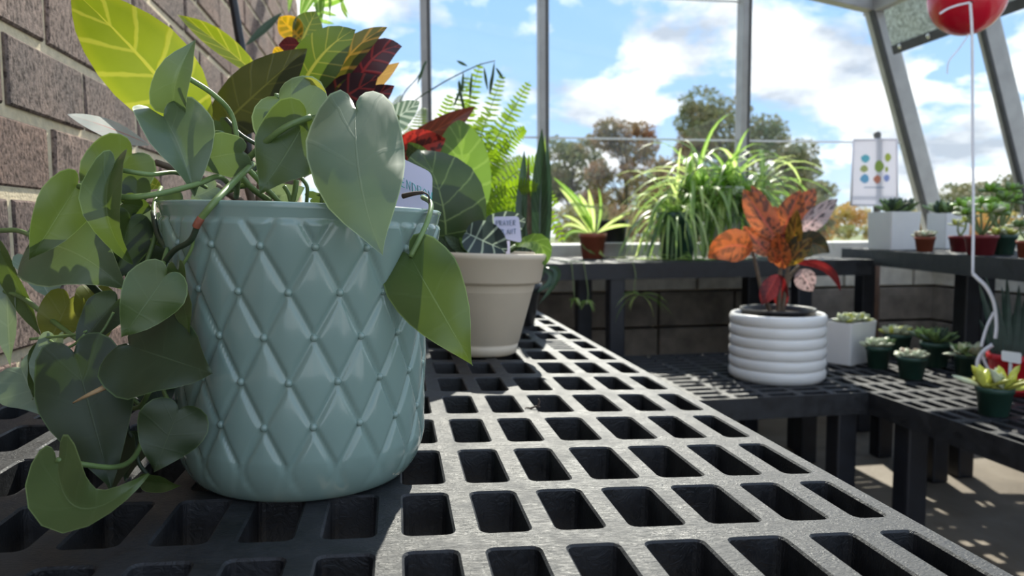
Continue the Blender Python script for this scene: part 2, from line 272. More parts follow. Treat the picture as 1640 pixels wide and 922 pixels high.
# ------------------------------------------------------------------ mesh helpers
def obj(name, v, f, m, parent=None, smooth=True, uv=None, kind=None, origin=None):
    me = bpy.data.meshes.new(name)
    o_ = origin if origin is not None else (parent['_o'] if (parent is not None and '_o' in parent) else (0,0,0))
    o_ = Vector(o_)
    me.from_pydata([tuple(Vector(p)-o_) for p in v], [], f)
    if isinstance(m, (list, tuple)):
        for q in m: me.materials.append(q)
    else: me.materials.append(m)
    if smooth: me.polygons.foreach_set('use_smooth', [True]*len(me.polygons))
    if uv:
        l = me.uv_layers.new(name='UVMap')
        for i, lp in enumerate(me.loops): l.data[i].uv = uv[lp.vertex_index]
    me.update()
    o = bpy.data.objects.new(name, me); COL.objects.link(o)
    if parent is not None:
        o.parent = parent
        if origin is not None: o.location = o_ - Vector(parent['_o'])
        o['_o'] = tuple(o_)
    else: o.location = o_; o['_o'] = tuple(o_)
    if kind: o['kind'] = kind
    return o
def thing(name, label, cat, loc, group=None):
    o = bpy.data.objects.new(name, None); COL.objects.link(o); o.location = loc; o.empty_display_size = 0.05
    o['label'] = label; o['category'] = cat; o['_o'] = tuple(loc)
    if group: o['group'] = group
    return o
def tag(o, label, cat, group=None):
    o['label'] = label; o['category'] = cat
    if group: o['group'] = group
    return o
def struct(name, v, f, m, parent=None, smooth=False, label=None):
    o = obj(name, v, f, m, parent, smooth)
    if parent is None: o['kind'] = 'structure'
    if label: o['label'] = label
    return o
def join(*parts):
    V, Fc = [], []
    for v, f in parts:
        n = len(V); V += list(v); Fc += [tuple(i+n for i in q) for q in f]
    return V, Fc
def box(c, s, axes=None):
    c = Vector(c); ax = axes or (Vector((1,0,0)), Vector((0,1,0)), Vector((0,0,1)))
    v = [c+ax[0]*s[0]*i/2+ax[1]*s[1]*j/2+ax[2]*s[2]*k/2 for k in (-1,1) for j in (-1,1) for i in (-1,1)]
    return v, [(0,2,3,1),(4,5,7,6),(0,1,5,4),(2,6,7,3),(0,4,6,2),(1,3,7,5)]
def bbox(c, s, bev, axes=None, seg=2):
    bm = bmesh.new(); bmesh.ops.create_cube(bm, size=1)
    for q in bm.verts: q.co = Vector((q.co.x*s[0], q.co.y*s[1], q.co.z*s[2]))
    bmesh.ops.bevel(bm, geom=bm.edges[:], offset=bev, segments=seg, affect='EDGES', profile=0.5)
    ax = axes or (Vector((1,0,0)), Vector((0,1,0)), Vector((0,0,1))); c = Vector(c)
    bm.verts.index_update()
    v = [c+ax[0]*q.co.x+ax[1]*q.co.y+ax[2]*q.co.z for q in bm.verts]; f = [tuple(x.index for x in q.verts) for q in bm.faces]
    bm.free(); return v, f
def frame_of(n):
    n = Vector(n).normalized(); a = Vector((1,0,0)) if abs(n.x) < 0.8 else Vector((0,1,0))
    x = (a-n*a.dot(n)).normalized(); return x, n.cross(x), n
def lathe(c, prof, seg=48, up=(0,0,1), close=False):
    c = Vector(c); ax = frame_of(up); v, f = [], []
    for r, z in prof:
        for k in range(seg):
            a = 2*math.pi*k/seg; v.append(c+ax[0]*(r*math.cos(a))+ax[1]*(r*math.sin(a))+ax[2]*z)
    for i in range(len(prof)-1):
        for k in range(seg):
            k2 = (k+1) % seg; f.append((i*seg+k, i*seg+k2, (i+1)*seg+k2, (i+1)*seg+k))
    if close: f.append(tuple(range(seg-1,-1,-1))); f.append(tuple((len(prof)-1)*seg+k for k in range(seg)))
    return v, f
def smooth_path(pts, n=6):
    pts = [Vector(p) for p in pts]
    if len(pts) < 3: return [pts[0].lerp(pts[-1], i/n) for i in range(n+1)]
    q = [pts[0]*2-pts[1]]+pts+[pts[-1]*2-pts[-2]]; out = []
    for i in range(1, len(q)-2):
        a, b, c, d = q[i-1:i+3]
        for k in range(n):
            t = k/n; out.append(0.5*((2*b)+(c-a)*t+(2*a-5*b+4*c-d)*t*t+(3*b-a-3*c+d)*t**3))
    out.append(pts[-1]); return out
def tube(pts, r0, r1=None, seg=8, n=6, sm=True):
    r1 = r0 if r1 is None else r1
    p = smooth_path(pts, n) if sm else [Vector(q) for q in pts]
    v, f = [], []; N = len(p); px_ = None
    for i, q in enumerate(p):
        t = (p[min(i+1, N-1)]-p[max(i-1, 0)]).normalized()
        if px_ is None: px_ = frame_of(t)[0]
        px_ = (px_-t*px_.dot(t)).normalized(); py_ = t.cross(px_)
        r = r0+(r1-r0)*i/(N-1)
        for k in range(seg):
            a = 2*math.pi*k/seg; v.append(q+px_*(r*math.cos(a))+py_*(r*math.sin(a)))
    for i in range(N-1):
        for k in range(seg):
            k2 = (k+1) % seg; f.append((i*seg+k, i*seg+k2, (i+1)*seg+k2, (i+1)*seg+k))
    f.append(tuple(range(seg-1,-1,-1))); f.append(tuple((N-1)*seg+k for k in range(seg)))
    return v, f
def sphere(c, r, seg=10, rings=6, sc_=(1,1,1)):
    c = Vector(c); prof = [(max(1e-5, r*math.sin(math.pi*i/rings)), -r*math.cos(math.pi*i/rings)) for i in range(rings+1)]
    v, f = lathe((0,0,0), prof, seg); return [c+Vector((p.x*sc_[0], p.y*sc_[1], p.z*sc_[2])) for p in v], f
# leaf outlines: half outline points (x along the midrib 0..1, y 0..1) from base round to tip
OUT = {
 'cord': [(0,0),(-.055,.07),(-.10,.19),(-.125,.36),(-.105,.58),(-.035,.79),(.08,.93),(.21,1.0),(.34,.97),(.48,.86),(.62,.68),(.74,.48),(.84,.29),(.92,.14),(.97,.05),(1,0)],
 'ell': [(0,0),(.01,.10),(.04,.28),(.10,.52),(.19,.75),(.30,.92),(.43,1.0),(.55,.98),(.67,.86),(.78,.67),(.87,.44),(.94,.22),(.985,.06),(1,0)],
 'oval': [(0,0),(-.01,.16),(.0,.36),(.05,.62),(.14,.83),(.27,.96),(.42,1.0),(.57,.96),(.71,.85),(.83,.66),(.92,.43),(.97,.22),(.995,.07),(1,0)],
 'lance': [(0,0),(.02,.10),(.07,.30),(.15,.56),(.26,.80),(.38,.96),(.50,1.0),(.62,.92),(.73,.76),(.83,.55),(.91,.32),(.965,.13),(.99,.04),(1,0)],
}
def leaf_geo(base, tip, hw, kind='ell', roll=0, fold=0.15, cup=0.0, bend=0.0, mid=None, rip=0.0, nr=6, twist=0.0, asym=0.0, tocam=None):
    """leaf surface in world space: base/tip 3d, hw true half width, roll about the midrib away from facing the viewer"""
    base, tip = Vector(base), Vector(tip); Ln = (tip-base).length
    n0 = tocam if tocam is not None else (CAM-(base+tip)/2).normalized()
    ch = (tip-base).normalized(); nn = (n0-ch*n0.dot(ch)).normalized()
    lat = ch.cross(nn); q = Quaternion(ch, R(roll)); nn = q @ nn
    ctrl = (Vector(mid)*2-(base+tip)*0.5) if mid is not None else (base+tip)*0.5+nn*(bend*Ln*2)
    def curve(t):
        if t < 0: return base+(ctrl-base)*2*t
        return base*(1-t)**2+ctrl*2*t*(1-t)+tip*t*t
    def tan(t):
        t = max(0, t); d = (ctrl-base)*(1-t)+(tip-ctrl)*t; return d.normalized()
    out = OUT[kind]; J = len(out); v, uv, f = [], [], []
    ph = random.random()*6
    def put(x, y, rho, s, side):
        t = tan(x); l0 = q @ lat
        if twist: l0 = Quaternion(t, R(twist)*x) @ l0
        l0 = (l0-t*l0.dot(t)).normalized(); n_ = l0.cross(t)
        if n_.dot(nn) < 0: n_ = -n_
        yy = y*hw*(1+asym*side)
        zz = fold*abs(yy)-cup*yy*yy/hw+rip*hw*rho*rho*math.sin(x*11+ph+side*1.3)
        v.append(curve(x)+l0*(yy*side)+n_*zz); uv.append((s, 0.5+0.5*side*rho))
    ids = {}
    for j in range(J):
        s = j/(J-1); ox, oy = out[j]
        xm = max(0.0, s**1.15 - (0.10*oy if kind != 'cord' else 0.0))
        if j == J-1: xm = 1.0
        for side in (-1, 1):
            for i in range(nr+1):
                if i == 0 and side == 1: ids[(j,1,0)] = ids[(j,-1,0)]; continue
                rho = i/nr; x = xm+(ox-xm)*rho; y = oy*rho
                ids[(j,side,i)] = len(v); put(x, y, rho, s, side)
    for j in range(J-1):
        for side in (-1, 1):
            for i in range(nr):
                a, b, c, d = ids[(j,side,i)], ids[(j,side,i+1)], ids[(j+1,side,i+1)], ids[(j+1,side,i)]
                f.append((a,b,c,d) if side == 1 else (d,c,b,a))
    return v, f, uv
def leaf(parent, base, tip, hw, m, name='leaf', **kw):
    v, f, uv = leaf_geo(base, tip, hw, **kw); return obj(name, v, f, M[m], parent, uv=uv)
def pleaf(parent, b, t, hwpx, m, roll=0, name='leaf', mid=None, **kw):
    """leaf from picture points with depth (px,py,depth)"""
    dm = (b[2]+t[2])/2; hw = hwpx*mpp(dm)/max(0.25, math.cos(R(roll)))
    if mid is not None: mid = P(*mid)
    return leaf(parent, P(*b), P(*t), hw, m, name, roll=roll, mid=mid, **kw)
def vine(parent, pts, rpx, m='vine', name='stem', r1=None, seg=8):
    d = sum(p[2] for p in pts)/len(pts)
    v, f = tube([P(*p) for p in pts], rpx*mpp(d), None if r1 is None else r1*mpp(d), seg)
    return obj(name, v, f, M[m], parent)
def blade_geo(base, d0, length, width, droop, n=7, taper=0.35, zmin=None):
    """arching strap leaf with a v-shaped section"""
    base = Vector(base); d = Vector(d0).normalized(); v, uv, f = [], [], []
    p = base.copy(); st = length/n
    lat = d.cross(Vector((0,0,1)))
    lat = lat.normalized() if lat.length > 1e-3 else Vector((1,0,0))
    for i in range(n+1):
        t = i/n; w = width*0.5*min(1, (0.45+2.2*t))*(1-t**2.2)**0.8 if t < 1 else 0.0002
        up = lat.cross(d).normalized()
        for k, s in ((0,-1),(1,0),(2,1)): v.append(p+lat*(w*s)+up*(abs(s)*w*taper)); uv.append((t, 0.5+0.5*s))
        d = (d+Vector((0,0,-droop/n))).normalized(); p = p+d*st
        if zmin is not None and p.z < zmin: p.z = zmin+0.004*random.random(); d.z = 0; d = d.normalized() if d.length > 1e-4 else Vector((0,-1,0))
    for i in range(n):
        for k in (0,1): a = i*3+k; f.append((a,a+1,a+4,a+3))
    return v, f, uv
# ------------------------------------------------------------------ near bench frame (grate plane measured from the hole pattern, slightly sloping)
BO = CAM + WM @ Vector((-.0653,.1492,.433))
BX = (WM @ Vector((0.9868,0.0152,0.1615))).normalized(); BY = (WM @ Vector((-0.1598,-0.0772,0.9841))).normalized()
BN = BX.cross(BY).normalized(); BY = BN.cross(BX)
def onb(px, py): return onplane(px, py, BO, BN)
def bloc(px, py): q = onb(px, py)-BO; return q.dot(BX), q.dot(BY)
WX = -0.42; YW = 3.40; XR = 2.78; ZLOW = 0.43; ZUP = 0.777; ZUR = 0.826; ZS = 0.832
# ------------------------------------------------------------------ the setting
v, f = box((2.0, 2.0, -0.05), (9.0, 7.2, 0.1)); struct('floor', v, f, M['floor'])
# brick wall on the left: mortar slab with every brick laid on it
BL_, BH_ = 0.2066, 0.0902
v, f = box((WX-0.1068, 1.45, 1.3), (0.21, 4.0, 2.6)); wl = struct('wall_left', v, f, M['mortar'], label='brown rough-faced brick wall with cream mortar joints')
def brick_mesh(seed):
    rnd = random.Random(seed); bm = bmesh.new(); bmesh.ops.create_cube(bm, size=1)
    for q in bm.verts: q.co = Vector((q.co.x*0.03+rnd.uniform(-.0015,.0015), q.co.y*(BL_-0.013)+rnd.uniform(-.0012,.0012), q.co.z*(BH_-0.013)+rnd.uniform(-.0012,.0012)))
    bmesh.ops.bevel(bm, geom=[e for e in bm.edges if max(x.co.x for x in e.verts) > 0 and min(x.co.x for x in e.verts) > 0], offset=0.0025, segments=1, affect='EDGES')
    me = bpy.data.meshes.new('brick'); bm.to_mesh(me); bm.free(); me.materials.append(M['brick']); return me
bms = [brick_mesh(i) for i in range(6)]
SV, SF = [], []
for r in range(-8, 21):
    z = 0.7653+BH_*(r+0.5); ph = 0.878 if r % 2 == 1 else 0.981
    for k in range(-9, 14):
        y = ph+BL_*(k+0.5)
        if y+BL_/2 > 3.47 or y-BL_/2 < -0.6 or z > 2.55: continue
        x = WX-0.0125+random.uniform(-.0015, .0015)
        if y > 0.62 and -1 <= r <= 18:
            o = bpy.data.objects.new('brick', random.choice(bms)); COL.objects.link(o); o.parent = wl; o.location = (x, y, z)
        else:
            a, b = box((x, y, z), (0.03, BL_-0.013, BH_-0.013)); n0 = len(SV); SV += a; SF += [tuple(i+n0 for i in q) for q in b]
o = obj('brick_field', SV, SF, M['brick'], wl, False); o['kind'] = 'stuff'
# low block wall under the back windows
v, f = box((1.18, YW+0.16, 0.38), (3.44, 0.20, 0.76)); wb = struct('wall_back', v, f, M['mortar'], label='low concrete block wall under the windows')
v, f = bbox((1.19, YW+0.10, 0.792), (3.5, 0.34, 0.085), 0.008); obj('sill', v, f, M['sill'], wb, False)['label'] = 'pale cast sill ledge'
zc_ = 0.745
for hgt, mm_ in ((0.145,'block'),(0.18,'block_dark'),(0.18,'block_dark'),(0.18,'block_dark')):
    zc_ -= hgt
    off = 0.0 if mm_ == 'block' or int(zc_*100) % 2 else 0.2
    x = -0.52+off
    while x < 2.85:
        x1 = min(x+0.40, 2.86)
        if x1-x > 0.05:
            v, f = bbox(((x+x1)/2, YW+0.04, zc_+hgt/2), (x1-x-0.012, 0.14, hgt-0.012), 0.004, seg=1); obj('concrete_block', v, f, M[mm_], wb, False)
        x += 0.40
# low block wall along the right side
v, f = box((XR+0.20, 1.3, 0.38), (0.20, 4.5, 0.76)); wr = struct('wall_right', v, f, M['mortar'], label='low concrete block wall under the sloping side windows')
v, f = bbox((XR+0.11, 1.2, 0.792), (0.34, 4.6, 0.085), 0.008); obj('sill', v, f, M['sill'], wr, False)
zc_ = 0.745
for hgt, mm_ in ((0.145,'block'),(0.18,'block_dark'),(0.18,'block_dark'),(0.18,'block_dark')):
    zc_ -= hgt; y = 3.40
    while y > -0.9:
        v, f = bbox((XR+0.08, y-0.20, zc_+hgt/2), (0.14, 0.388, hgt-0.012), 0.004, seg=1); obj('concrete_block', v, f, M[mm_], wr, False); y -= 0.40
# back window wall: mullions, panes, glazing seams
mul = [-0.42, 0.154, 0.704, 1.718, XR]
KS = 0.3433; ZB = 0.835; XB = XR+0.057                      # sloping side wall: x falls by KS per metre of height
def xs(z): return XB-KS*(z-ZB)
ZE = 2.01; XE = xs(ZE)
GS = 0.165
def gable(x): return ZE+(XE-x)*GS
for i in range(4):
    x0, x1 = mul[i], mul[i+1]; zt0, zt1 = (gable(x0), gable(x1))
    if i == 3: vv = [(x0,YW+.02,ZB),(XB,YW+.02,ZB),(XE,YW+.02,ZE),(x0,YW+.02,zt0)]
    else: vv = [(x0,YW+.02,ZB),(x1,YW+.02,ZB),(x1,YW+.02,zt1),(x0,YW+.02,zt0)]
    w = struct('window_%d' % (i+1), [Vector(q) for q in vv]+[Vector(q)+Vector((0,0.006,0)) for q in vv], [(0,1,2,3),(7,6,5,4),(0,4,5,1),(1,5,6,2),(2,6,7,3),(3,7,4,0)], M['glass'])
    if i > 0:
        v, f = bbox((x0, YW, (ZB+zt0)/2), (0.046, 0.075, zt0-ZB), 0.004); obj('mullion', v, f, M['alu'], w, False)
        v, f = box((x0+0.012, YW-0.038, (ZB+zt0)/2), (0.010, 0.008, zt0-ZB)); obj('gasket', v, f, M['alu_dark'], w, False)
    for zz in ((1.345, 2.02) if i < 3 else (1.345,)):
        xe = x1-0.025 if i < 3 else xs(zz)-0.06
        v, f = box(((x0+xe)/2+0.012, YW+0.016, zz), (xe-x0-0.025, 0.01, 0.008)); obj('glazing_seam', v, f, M['white_plastic'], w, False)
# sloping side windows with their posts
dn = Vector((-KS, 0, 1)).normalized(); nrm = Vector((1, 0, KS)).normalized()
ys_ = [3.40, 2.78, 1.76, 0.74, -0.28]
for i in range(4):
    y0, y1 = ys_[i], ys_[i+1]
    vv = [Vector((XB,y0,ZB)), Vector((XB,y1,ZB)), Vector((XE,y1,ZE)), Vector((XE,y0,ZE))]
    vv = [q+nrm*0.02 for q in vv]
    w = struct('window_%d' % (i+5), vv+[q+nrm*0.006 for q in vv], [(0,1,2,3),(7,6,5,4),(0,4,5,1),(1,5,6,2),(2,6,7,3),(3,7,4,0)], M['glass'])
    c = Vector(((XB+XE)/2, y0, (ZB+ZE)/2)); ln = (ZE-ZB)/dn.z
    wd = 0.085 if i == 0 else 0.05
    v, f = bbox(c, (0.085, wd, ln), 0.004, (nrm, Vector((0,1,0)), dn)); obj('window_post', v, f, M['alu'], w, False)
    v, f = box(c-nrm*0.045+Vector((0,-wd*0.28,0)), (0.012, wd*0.42, ln), (nrm, Vector((0,1,0)), dn)); obj('gasket', v, f, M['alu_dark'], w, False)
# eave, gable rafter and glass roof
v, f = bbox((XE, 1.5, ZE+0.015), (0.085, 3.9, 0.075), 0.004); tr1 = struct('trim_1', v, f, M['alu'], label='aluminium eave beam')
gd = Vector((-1, 0, GS)).normalized(); gl_ = (XE+0.5)/abs(gd.x)
v, f = bbox(Vector((XE, YW, ZE+0.015))+gd*(gl_/2), (gl_, 0.06, 0.07), 0.004, (gd, Vector((0,1,0)), Vector((GS,0,1)).normalized())); struct('trim_2', v, f, M['alu'], label='aluminium gable rafter above the back windows')
vv = [Vector((XE,YW,ZE+.06)), Vector((XE,-0.5,ZE+.06)), Vector((-0.45,-0.5,gable(-0.45)+.06)), Vector((-0.45,YW,gable(-0.45)+.06))]
ce = struct('ceiling', vv+[q+Vector((0,0,0.006)) for q in vv], [(0,1,2,3),(7,6,5,4),(0,4,5,1),(1,5,6,2),(2,6,7,3),(3,7,4,0)], M['glass'], label='glass roof')
for y in (1.70, 0.62, -0.28):
    v, f = bbox(Vector((XE, y, ZE+0.015))+gd*(gl_/2), (gl_, 0.05, 0.07), 0.004, (gd, Vector((0,1,0)), Vector((GS,0,1)).normalized())); obj('rafter', v, f, M['alu'], ce, False)
# outdoors
v, f = box((20, 83, -0.6), (320, 158, 0.2)); struct('ground', v, f, M['grass'])
# ------------------------------------------------------------------ benches
def grate(cols, rows, rect, thick, rc=0.005, slots=(), skirt=0.0):
    """moulded grate top in local x,y with z=0 the top face: rounded holes with real walls"""
    x0, x1, y0, y1 = rect; V, Fc = [], []; cache = {}
    def vert(p):
        k = (round(p[0],6), round(p[1],6), round(p[2],6))
        if k not in cache: cache[k] = len(V); V.append(p)
        return cache[k]
    xb = [x0]+[(cols[i][1]+cols[i+1][0])/2 for i in range(len(cols)-1)]+[x1]
    yb = [y0]+[(rows[i][1]+rows[i+1][0])/2 for i in range(len(rows)-1)]+[y1]
    e = 0.0014
    def rr(l, r, b, t, rad, z, g=0.0):
        l -= g; r += g; b -= g; t += g; rad += g; out = []
        for cx, cy, a0 in ((r-rad,t-rad,0),(l+rad,t-rad,90),(l+rad,b+rad,180),(r-rad,b+rad,270)):
            out.append([vert((cx+rad*math.cos(R(a0+a)), cy+rad*math.sin(R(a0+a)), z)) for a in (0,30,60,90)])
        return out
    def hole(cell, h, rad):
        l, r, b, t = h; cx0, cx1, cy0, cy1 = cell
        o0 = rr(l,r,b,t,rad,0,e); o1 = rr(l,r,b,t,rad,-e); o2 = rr(l,r,b,t,rad,-thick)
        cn = [vert((cx1,cy1,0)), vert((cx0,cy1,0)), vert((cx0,cy0,0)), vert((cx1,cy0,0))]
        for i in range(4):
            j = (i+1) % 4
            Fc.append(tuple([cn[i]]+[cn[j]]+[o0[j][0]]+[o0[i][3]]))
            for k in range(3): Fc.append((cn[i], o0[i][k+1], o0[i][k]))
        for A_, B_ in ((o0,o1),(o1,o2)):
            fa = [q for s in A_ for q in s]; fb = [q for s in B_ for q in s]; n = len(fa)
            for k in range(n): Fc.append((fa[k], fa[(k+1) % n], fb[(k+1) % n], fb[k]))
    for i, (l, r) in enumerate(cols):
        for j, (b, t) in enumerate(rows):
            cell = (xb[i], xb[i+1], yb[j], yb[j+1])
            if (i, j) in slots:
                ns = 5; hgt = (yb[j+1]-yb[j])/ns
                for k in range(ns):
                    c2 = (xb[i], xb[i+1], yb[j]+hgt*k, yb[j]+hgt*(k+1)); hole(c2, (l-0.002, r+0.002, c2[2]+hgt*.27, c2[3]-hgt*.27), 0.002)
            else: hole(cell, (l, r, b, t), rc)
    if skirt:
        c = [(x0,y0),(x1,y0),(x1,y1),(x0,y1)]
        for k in range(4):
            a, b = c[k], c[(k+1) % 4]; n = len(V)
            V += [(a[0],a[1],0),(b[0],b[1],0),(b[0],b[1],-skirt),(a[0],a[1],-skirt)]; Fc.append((n,n+3,n+2,n+1))
        n = len(V); V += [(p[0],p[1],-skirt) for p in c]
        g = 0.02; V += [(p[0]+(g if p[0]==x0 else -g), p[1]+(g if p[1]==y0 else -g), -skirt) for p in c]
        V += [(p[0]+(g if p[0]==x0 else -g), p[1]+(g if p[1]==y0 else -g), -thick) for p in c]
        for k in range(4):
            k2 = (k+1) % 4; Fc.append((n+k,n+k2,n+4+k2,n+4+k)); Fc.append((n+4+k,n+4+k2,n+8+k2,n+8+k))
    return V, Fc
cols = [(0,.0304),(.0475,.0784),(.0952,.1263),(.1434,.1796),(.1965,.2326),(.2510,.2808),(.3,.3236)]
for k in range(1, 9): cols.insert(0, (-0.0482*k, -0.0482*k+0.0310))
rows = [(0,.0693),(.0888,.169),(.1913,.2701),(.2937,.3717),(.3971,.4758)]
for k in range(1, 14): rows.append((.3971+.1035*k, .4758+.1035*k))
for k in range(1, 7): rows.insert(0, (-.1015*k-.0005, -.1015*k+.0785))
rect = (-0.411, 0.3365, rows[0][0]-0.014, rows[-1][1]+0.014)
gv, gf = grate(cols, rows, rect, 0.042, slots={(13, 13)}, skirt=0.062)
T_ = lambda p: BO+BX*p[0]+BY*p[1]+BN*p[2]
nb = thing('plant_bench', 'black plastic grate bench in the foreground carrying the aqua pot', 'bench', (BO.x, BO.y+0.6, 0))
gt = obj('grate_top', gv, gf, M['plastic'], nb, False, origin=BO)
# put the grate into the sloping frame
gt.location = (0,0,0); gt.data.transform(Matrix.Translation(BO)); 
for vtx in gt.data.vertices: vtx.co = T_(vtx.co)-Vector(nb['_o'])
def leg(parent, x, y, ztop, w=0.062, wy=None):
    v, f = bbox((x, y, ztop/2), (w, wy or w, ztop), 0.006); return obj('leg', v, f, M['frame_post'], parent, False)
for lx in (-0.37, 0.295):
    for ly in (rect[2]+0.05, 0.55, rect[3]-0.05):
        q = T_((lx, ly, -0.043)); leg(nb, q.x, q.y, q.z)
def simple_bench(label, x0, y0, ax, ay, lx, ly, z, legs, px=0.05, py=0.105, hw=0.032, hl=0.08, fascia=0.062):
    """bench with corner x0,y0; ax: unit direction of the short-hole axis, ay: long-hole axis"""
    nx, ny = max(1, round(lx/px)), max(1, round(ly/py)); px = lx/nx; py = ly/ny
    cols = [(i*px+(px-hw)/2, i*px+(px+hw)/2) for i in range(nx)]; rows = [(j*py+(py-hl)/2, j*py+(py+hl)/2) for j in range(ny)]
    gv, gf = grate(cols, rows, (0, lx, 0, ly), 0.028, skirt=fascia)
    ax = Vector((*ax,0)); ay = Vector((*ay,0)); o0 = Vector((x0,y0,z))
    c = o0+ax*lx/2+ay*ly/2
    t = thing('plant_bench', label, 'bench', (c.x, c.y, 0))
    obj('grate_top', [o0+ax*p[0]+ay*p[1]+Vector((0,0,p[2])) for p in gv], gf, M['plastic'], t, False)
    for (qx, qy) in legs: leg(t, qx, qy, z-0.029)
    return t
XL = 1.342; YLf = 1.85
p_a = ony(1347, 700, YLf+0.05); p_b = onz(1276, 731, 0)
simple_bench('low black grate bench under the white ribbed pot, parallel to the back windows', 0.42, YLf, (0,1), (1,0), 0.72, XL-0.42-0.002, ZLOW,
             [(p_a.x, YLf+0.05), (p_b.x, YLf+0.67), (0.50, YLf+0.05), (0.50, YLf+0.67)])
p_c = onx(1457, 760, XL+0.05); p_d = onz(1507, 768, 0)
simple_bench('low black grate bench along the right side carrying the small green pots', XL, 0.90, (1,0), (0,1), 0.60, 1.69, ZLOW,
             [(XL+0.05, p_c.y), (min(p_d.x, XL+0.55), p_d.y), (XL+0.05, 0.98), (XL+0.55, 0.98), (XL+0.55, 2.53)])
YU = 2.62
q1 = ony(985, 500, YU+0.045); q2 = ony(934, 500, YU+0.30); q3 = ony(1283, 470, YU+0.045); q4 = ony(1203, 470, YU+0.30)
simple_bench('tall black grate bench under the back windows carrying spider plants', 0.40, YU, (0,1), (1,0), 0.70, 1.50, ZUP,
             [(q1.x, q1.y), (q2.x, q2.y), (q3.x, q3.y), (q4.x, q4.y), (0.46, YU+0.05), (0.46, YU+0.65), (1.85, YU+0.65)])
ZUR = 0.815
ea = onz(1348, 397, ZUR); eb = onz(1640, 415, ZUR); ed = Vector((eb.x-ea.x, eb.y-ea.y)).normalized(); ep = Vector((-ed.y, ed.x))
if ep.x < 0: ep = -ep
def ur(s, t): return Vector((ea.x+ed.x*s+ep.x*t, ea.y+ed.y*s+ep.y*t, ZUR))
def urleg(s, px):
    # leg behind the low bench: on the sight line px, clear of the low bench's back edge
    r = ray(px, 480); k = r.x/r.y; t = 0.045
    return Vector((2.02, 2.02/k, 0))
l1 = ur(0.075, 0.075); l2 = urleg(0.9, 1549); l3 = ur(0.075, 0.58); l4 = ur(1.65, 0.58)
simple_bench('tall black grate bench on the right carrying white planters and maroon pots', ea.x, ea.y, tuple(ep), tuple(ed), 0.64, 1.75, ZUR,
             [(q.x, q.y) for q in (l1, l2, l3, l4)])
# ------------------------------------------------------------------ aqua quilted pot with the philodendron
pb = onb(490, 806); dirh = Vector((pb.x, pb.y, 0)).normalized()
PC = pb+dirh*0.076; PC = PC-BN*((PC-BO).dot(BN))
pfx = frame_of(BN)
RBODY = 0.0885; HP = 0.1990
def aq_r(z):
    t = z/HP
    if z < 0.030: 
        q = 1-z/0.030; return 0.071+(RBODY-0.072)*math.sqrt(max(0, 1-q*q))
    return RBODY-0.001+0.0130*max(0, (t-0.45)/0.55)**2.0
NSEG, NZ = 18*20, 150; STZ = 0.0292; Z0 = HP-0.0275              # z of the top row of studs
def quilt(a, z):
    u = a/(2*math.pi)*18; w = (z-Z0)/(2*STZ)
    if z > HP-0.0105 or z < 0.006: return 0.0
    def gd(x): x = abs((x+0.5) % 1-0.5); return x
    d = min(gd(u+w), gd(u-w))
    g = min(1, d/0.115); g = g*g*(3-2*g)
    pil = 0.5-0.5*math.cos(2*math.pi*(u+w)); pil2 = 0.5-0.5*math.cos(2*math.pi*(u-w))
    h = 0.0021*g+0.0013*math.sqrt(pil*pil2)
    return h*min(1, (HP-0.0105-z)/0.003)*min(1, (z-0.006)/0.026)
v, f = [], []
zs = [0]+[0.030*(1-math.cos(math.pi/2*i/10)) for i in range(1, 11)]+[0.030+(HP-0.004-0.030)*i/NZ for i in range(1, NZ+1)]
prof_top = [(0.0, HP-0.0012), (-0.0018, HP), (-0.0045, HP), (-0.006, HP-0.0015), (-0.0065, HP-0.02)]
rings = []
for z in zs: rings.append([(aq_r(z)+quilt(2*math.pi*k/NSEG, z), z) for k in range(NSEG)])
for dr, z in prof_top: rings.append([(aq_r(HP)+dr, z)]*NSEG)
for z in (0.15, 0.05): rings.append([(aq_r(z)-0.006, z)]*NSEG)
for rg in rings:
    for k, (r, z) in enumerate(rg):
        a = 2*math.pi*k/NSEG; v.append(PC+pfx[0]*(r*math.cos(a))+pfx[1]*(r*math.sin(a))+pfx[2]*z)
for i in range(len(rings)-1):
    for k in range(NSEG):
        k2 = (k+1) % NSEG; f.append((i*NSEG+k, i*NSEG+k2, (i+1)*NSEG+k2, (i+1)*NSEG+k))
f.append(tuple(range(NSEG-1, -1, -1)))
ph = thing('potted_philodendron', 'trailing heart-leaf philodendron in an aqua quilted ceramic pot', 'potted plant', PC)
pot = obj('pot', v, f, M['aqua'], ph); pot['label'] = 'aqua glazed ceramic pot with a quilted diamond relief'
sv, sf = sphere((0,0,0), 0.0026, 10, 6); stud0 = bpy.data.meshes.new('stud'); stud0.from_pydata([tuple(q) for q in sv], [], sf); stud0.materials.append(M['aqua'])
stud0.polygons.foreach_set('use_smooth', [True]*len(stud0.polygons))
for rrow in range(7):
    z = Z0-STZ*rrow
    if z < 0.028: break
    for k in range(18):
        a = 2*math.pi*(k+(0.5 if rrow % 2 else 0.0))/18; r = aq_r(z)+0.0005
        o = bpy.data.objects.new('stud', stud0); COL.objects.link(o); o.parent = pot
        o.location = pfx[0]*(r*math.cos(a))+pfx[1]*(r*math.sin(a))+pfx[2]*z
        o.rotation_euler = (0,0,0)
v, f = lathe(PC+BN*(HP-0.018), [(0.0005,0.003),(0.04,0.004),(0.08,0.002),(0.093,0.0)], 40, BN); obj('soil', v, f, M['soil'], ph)
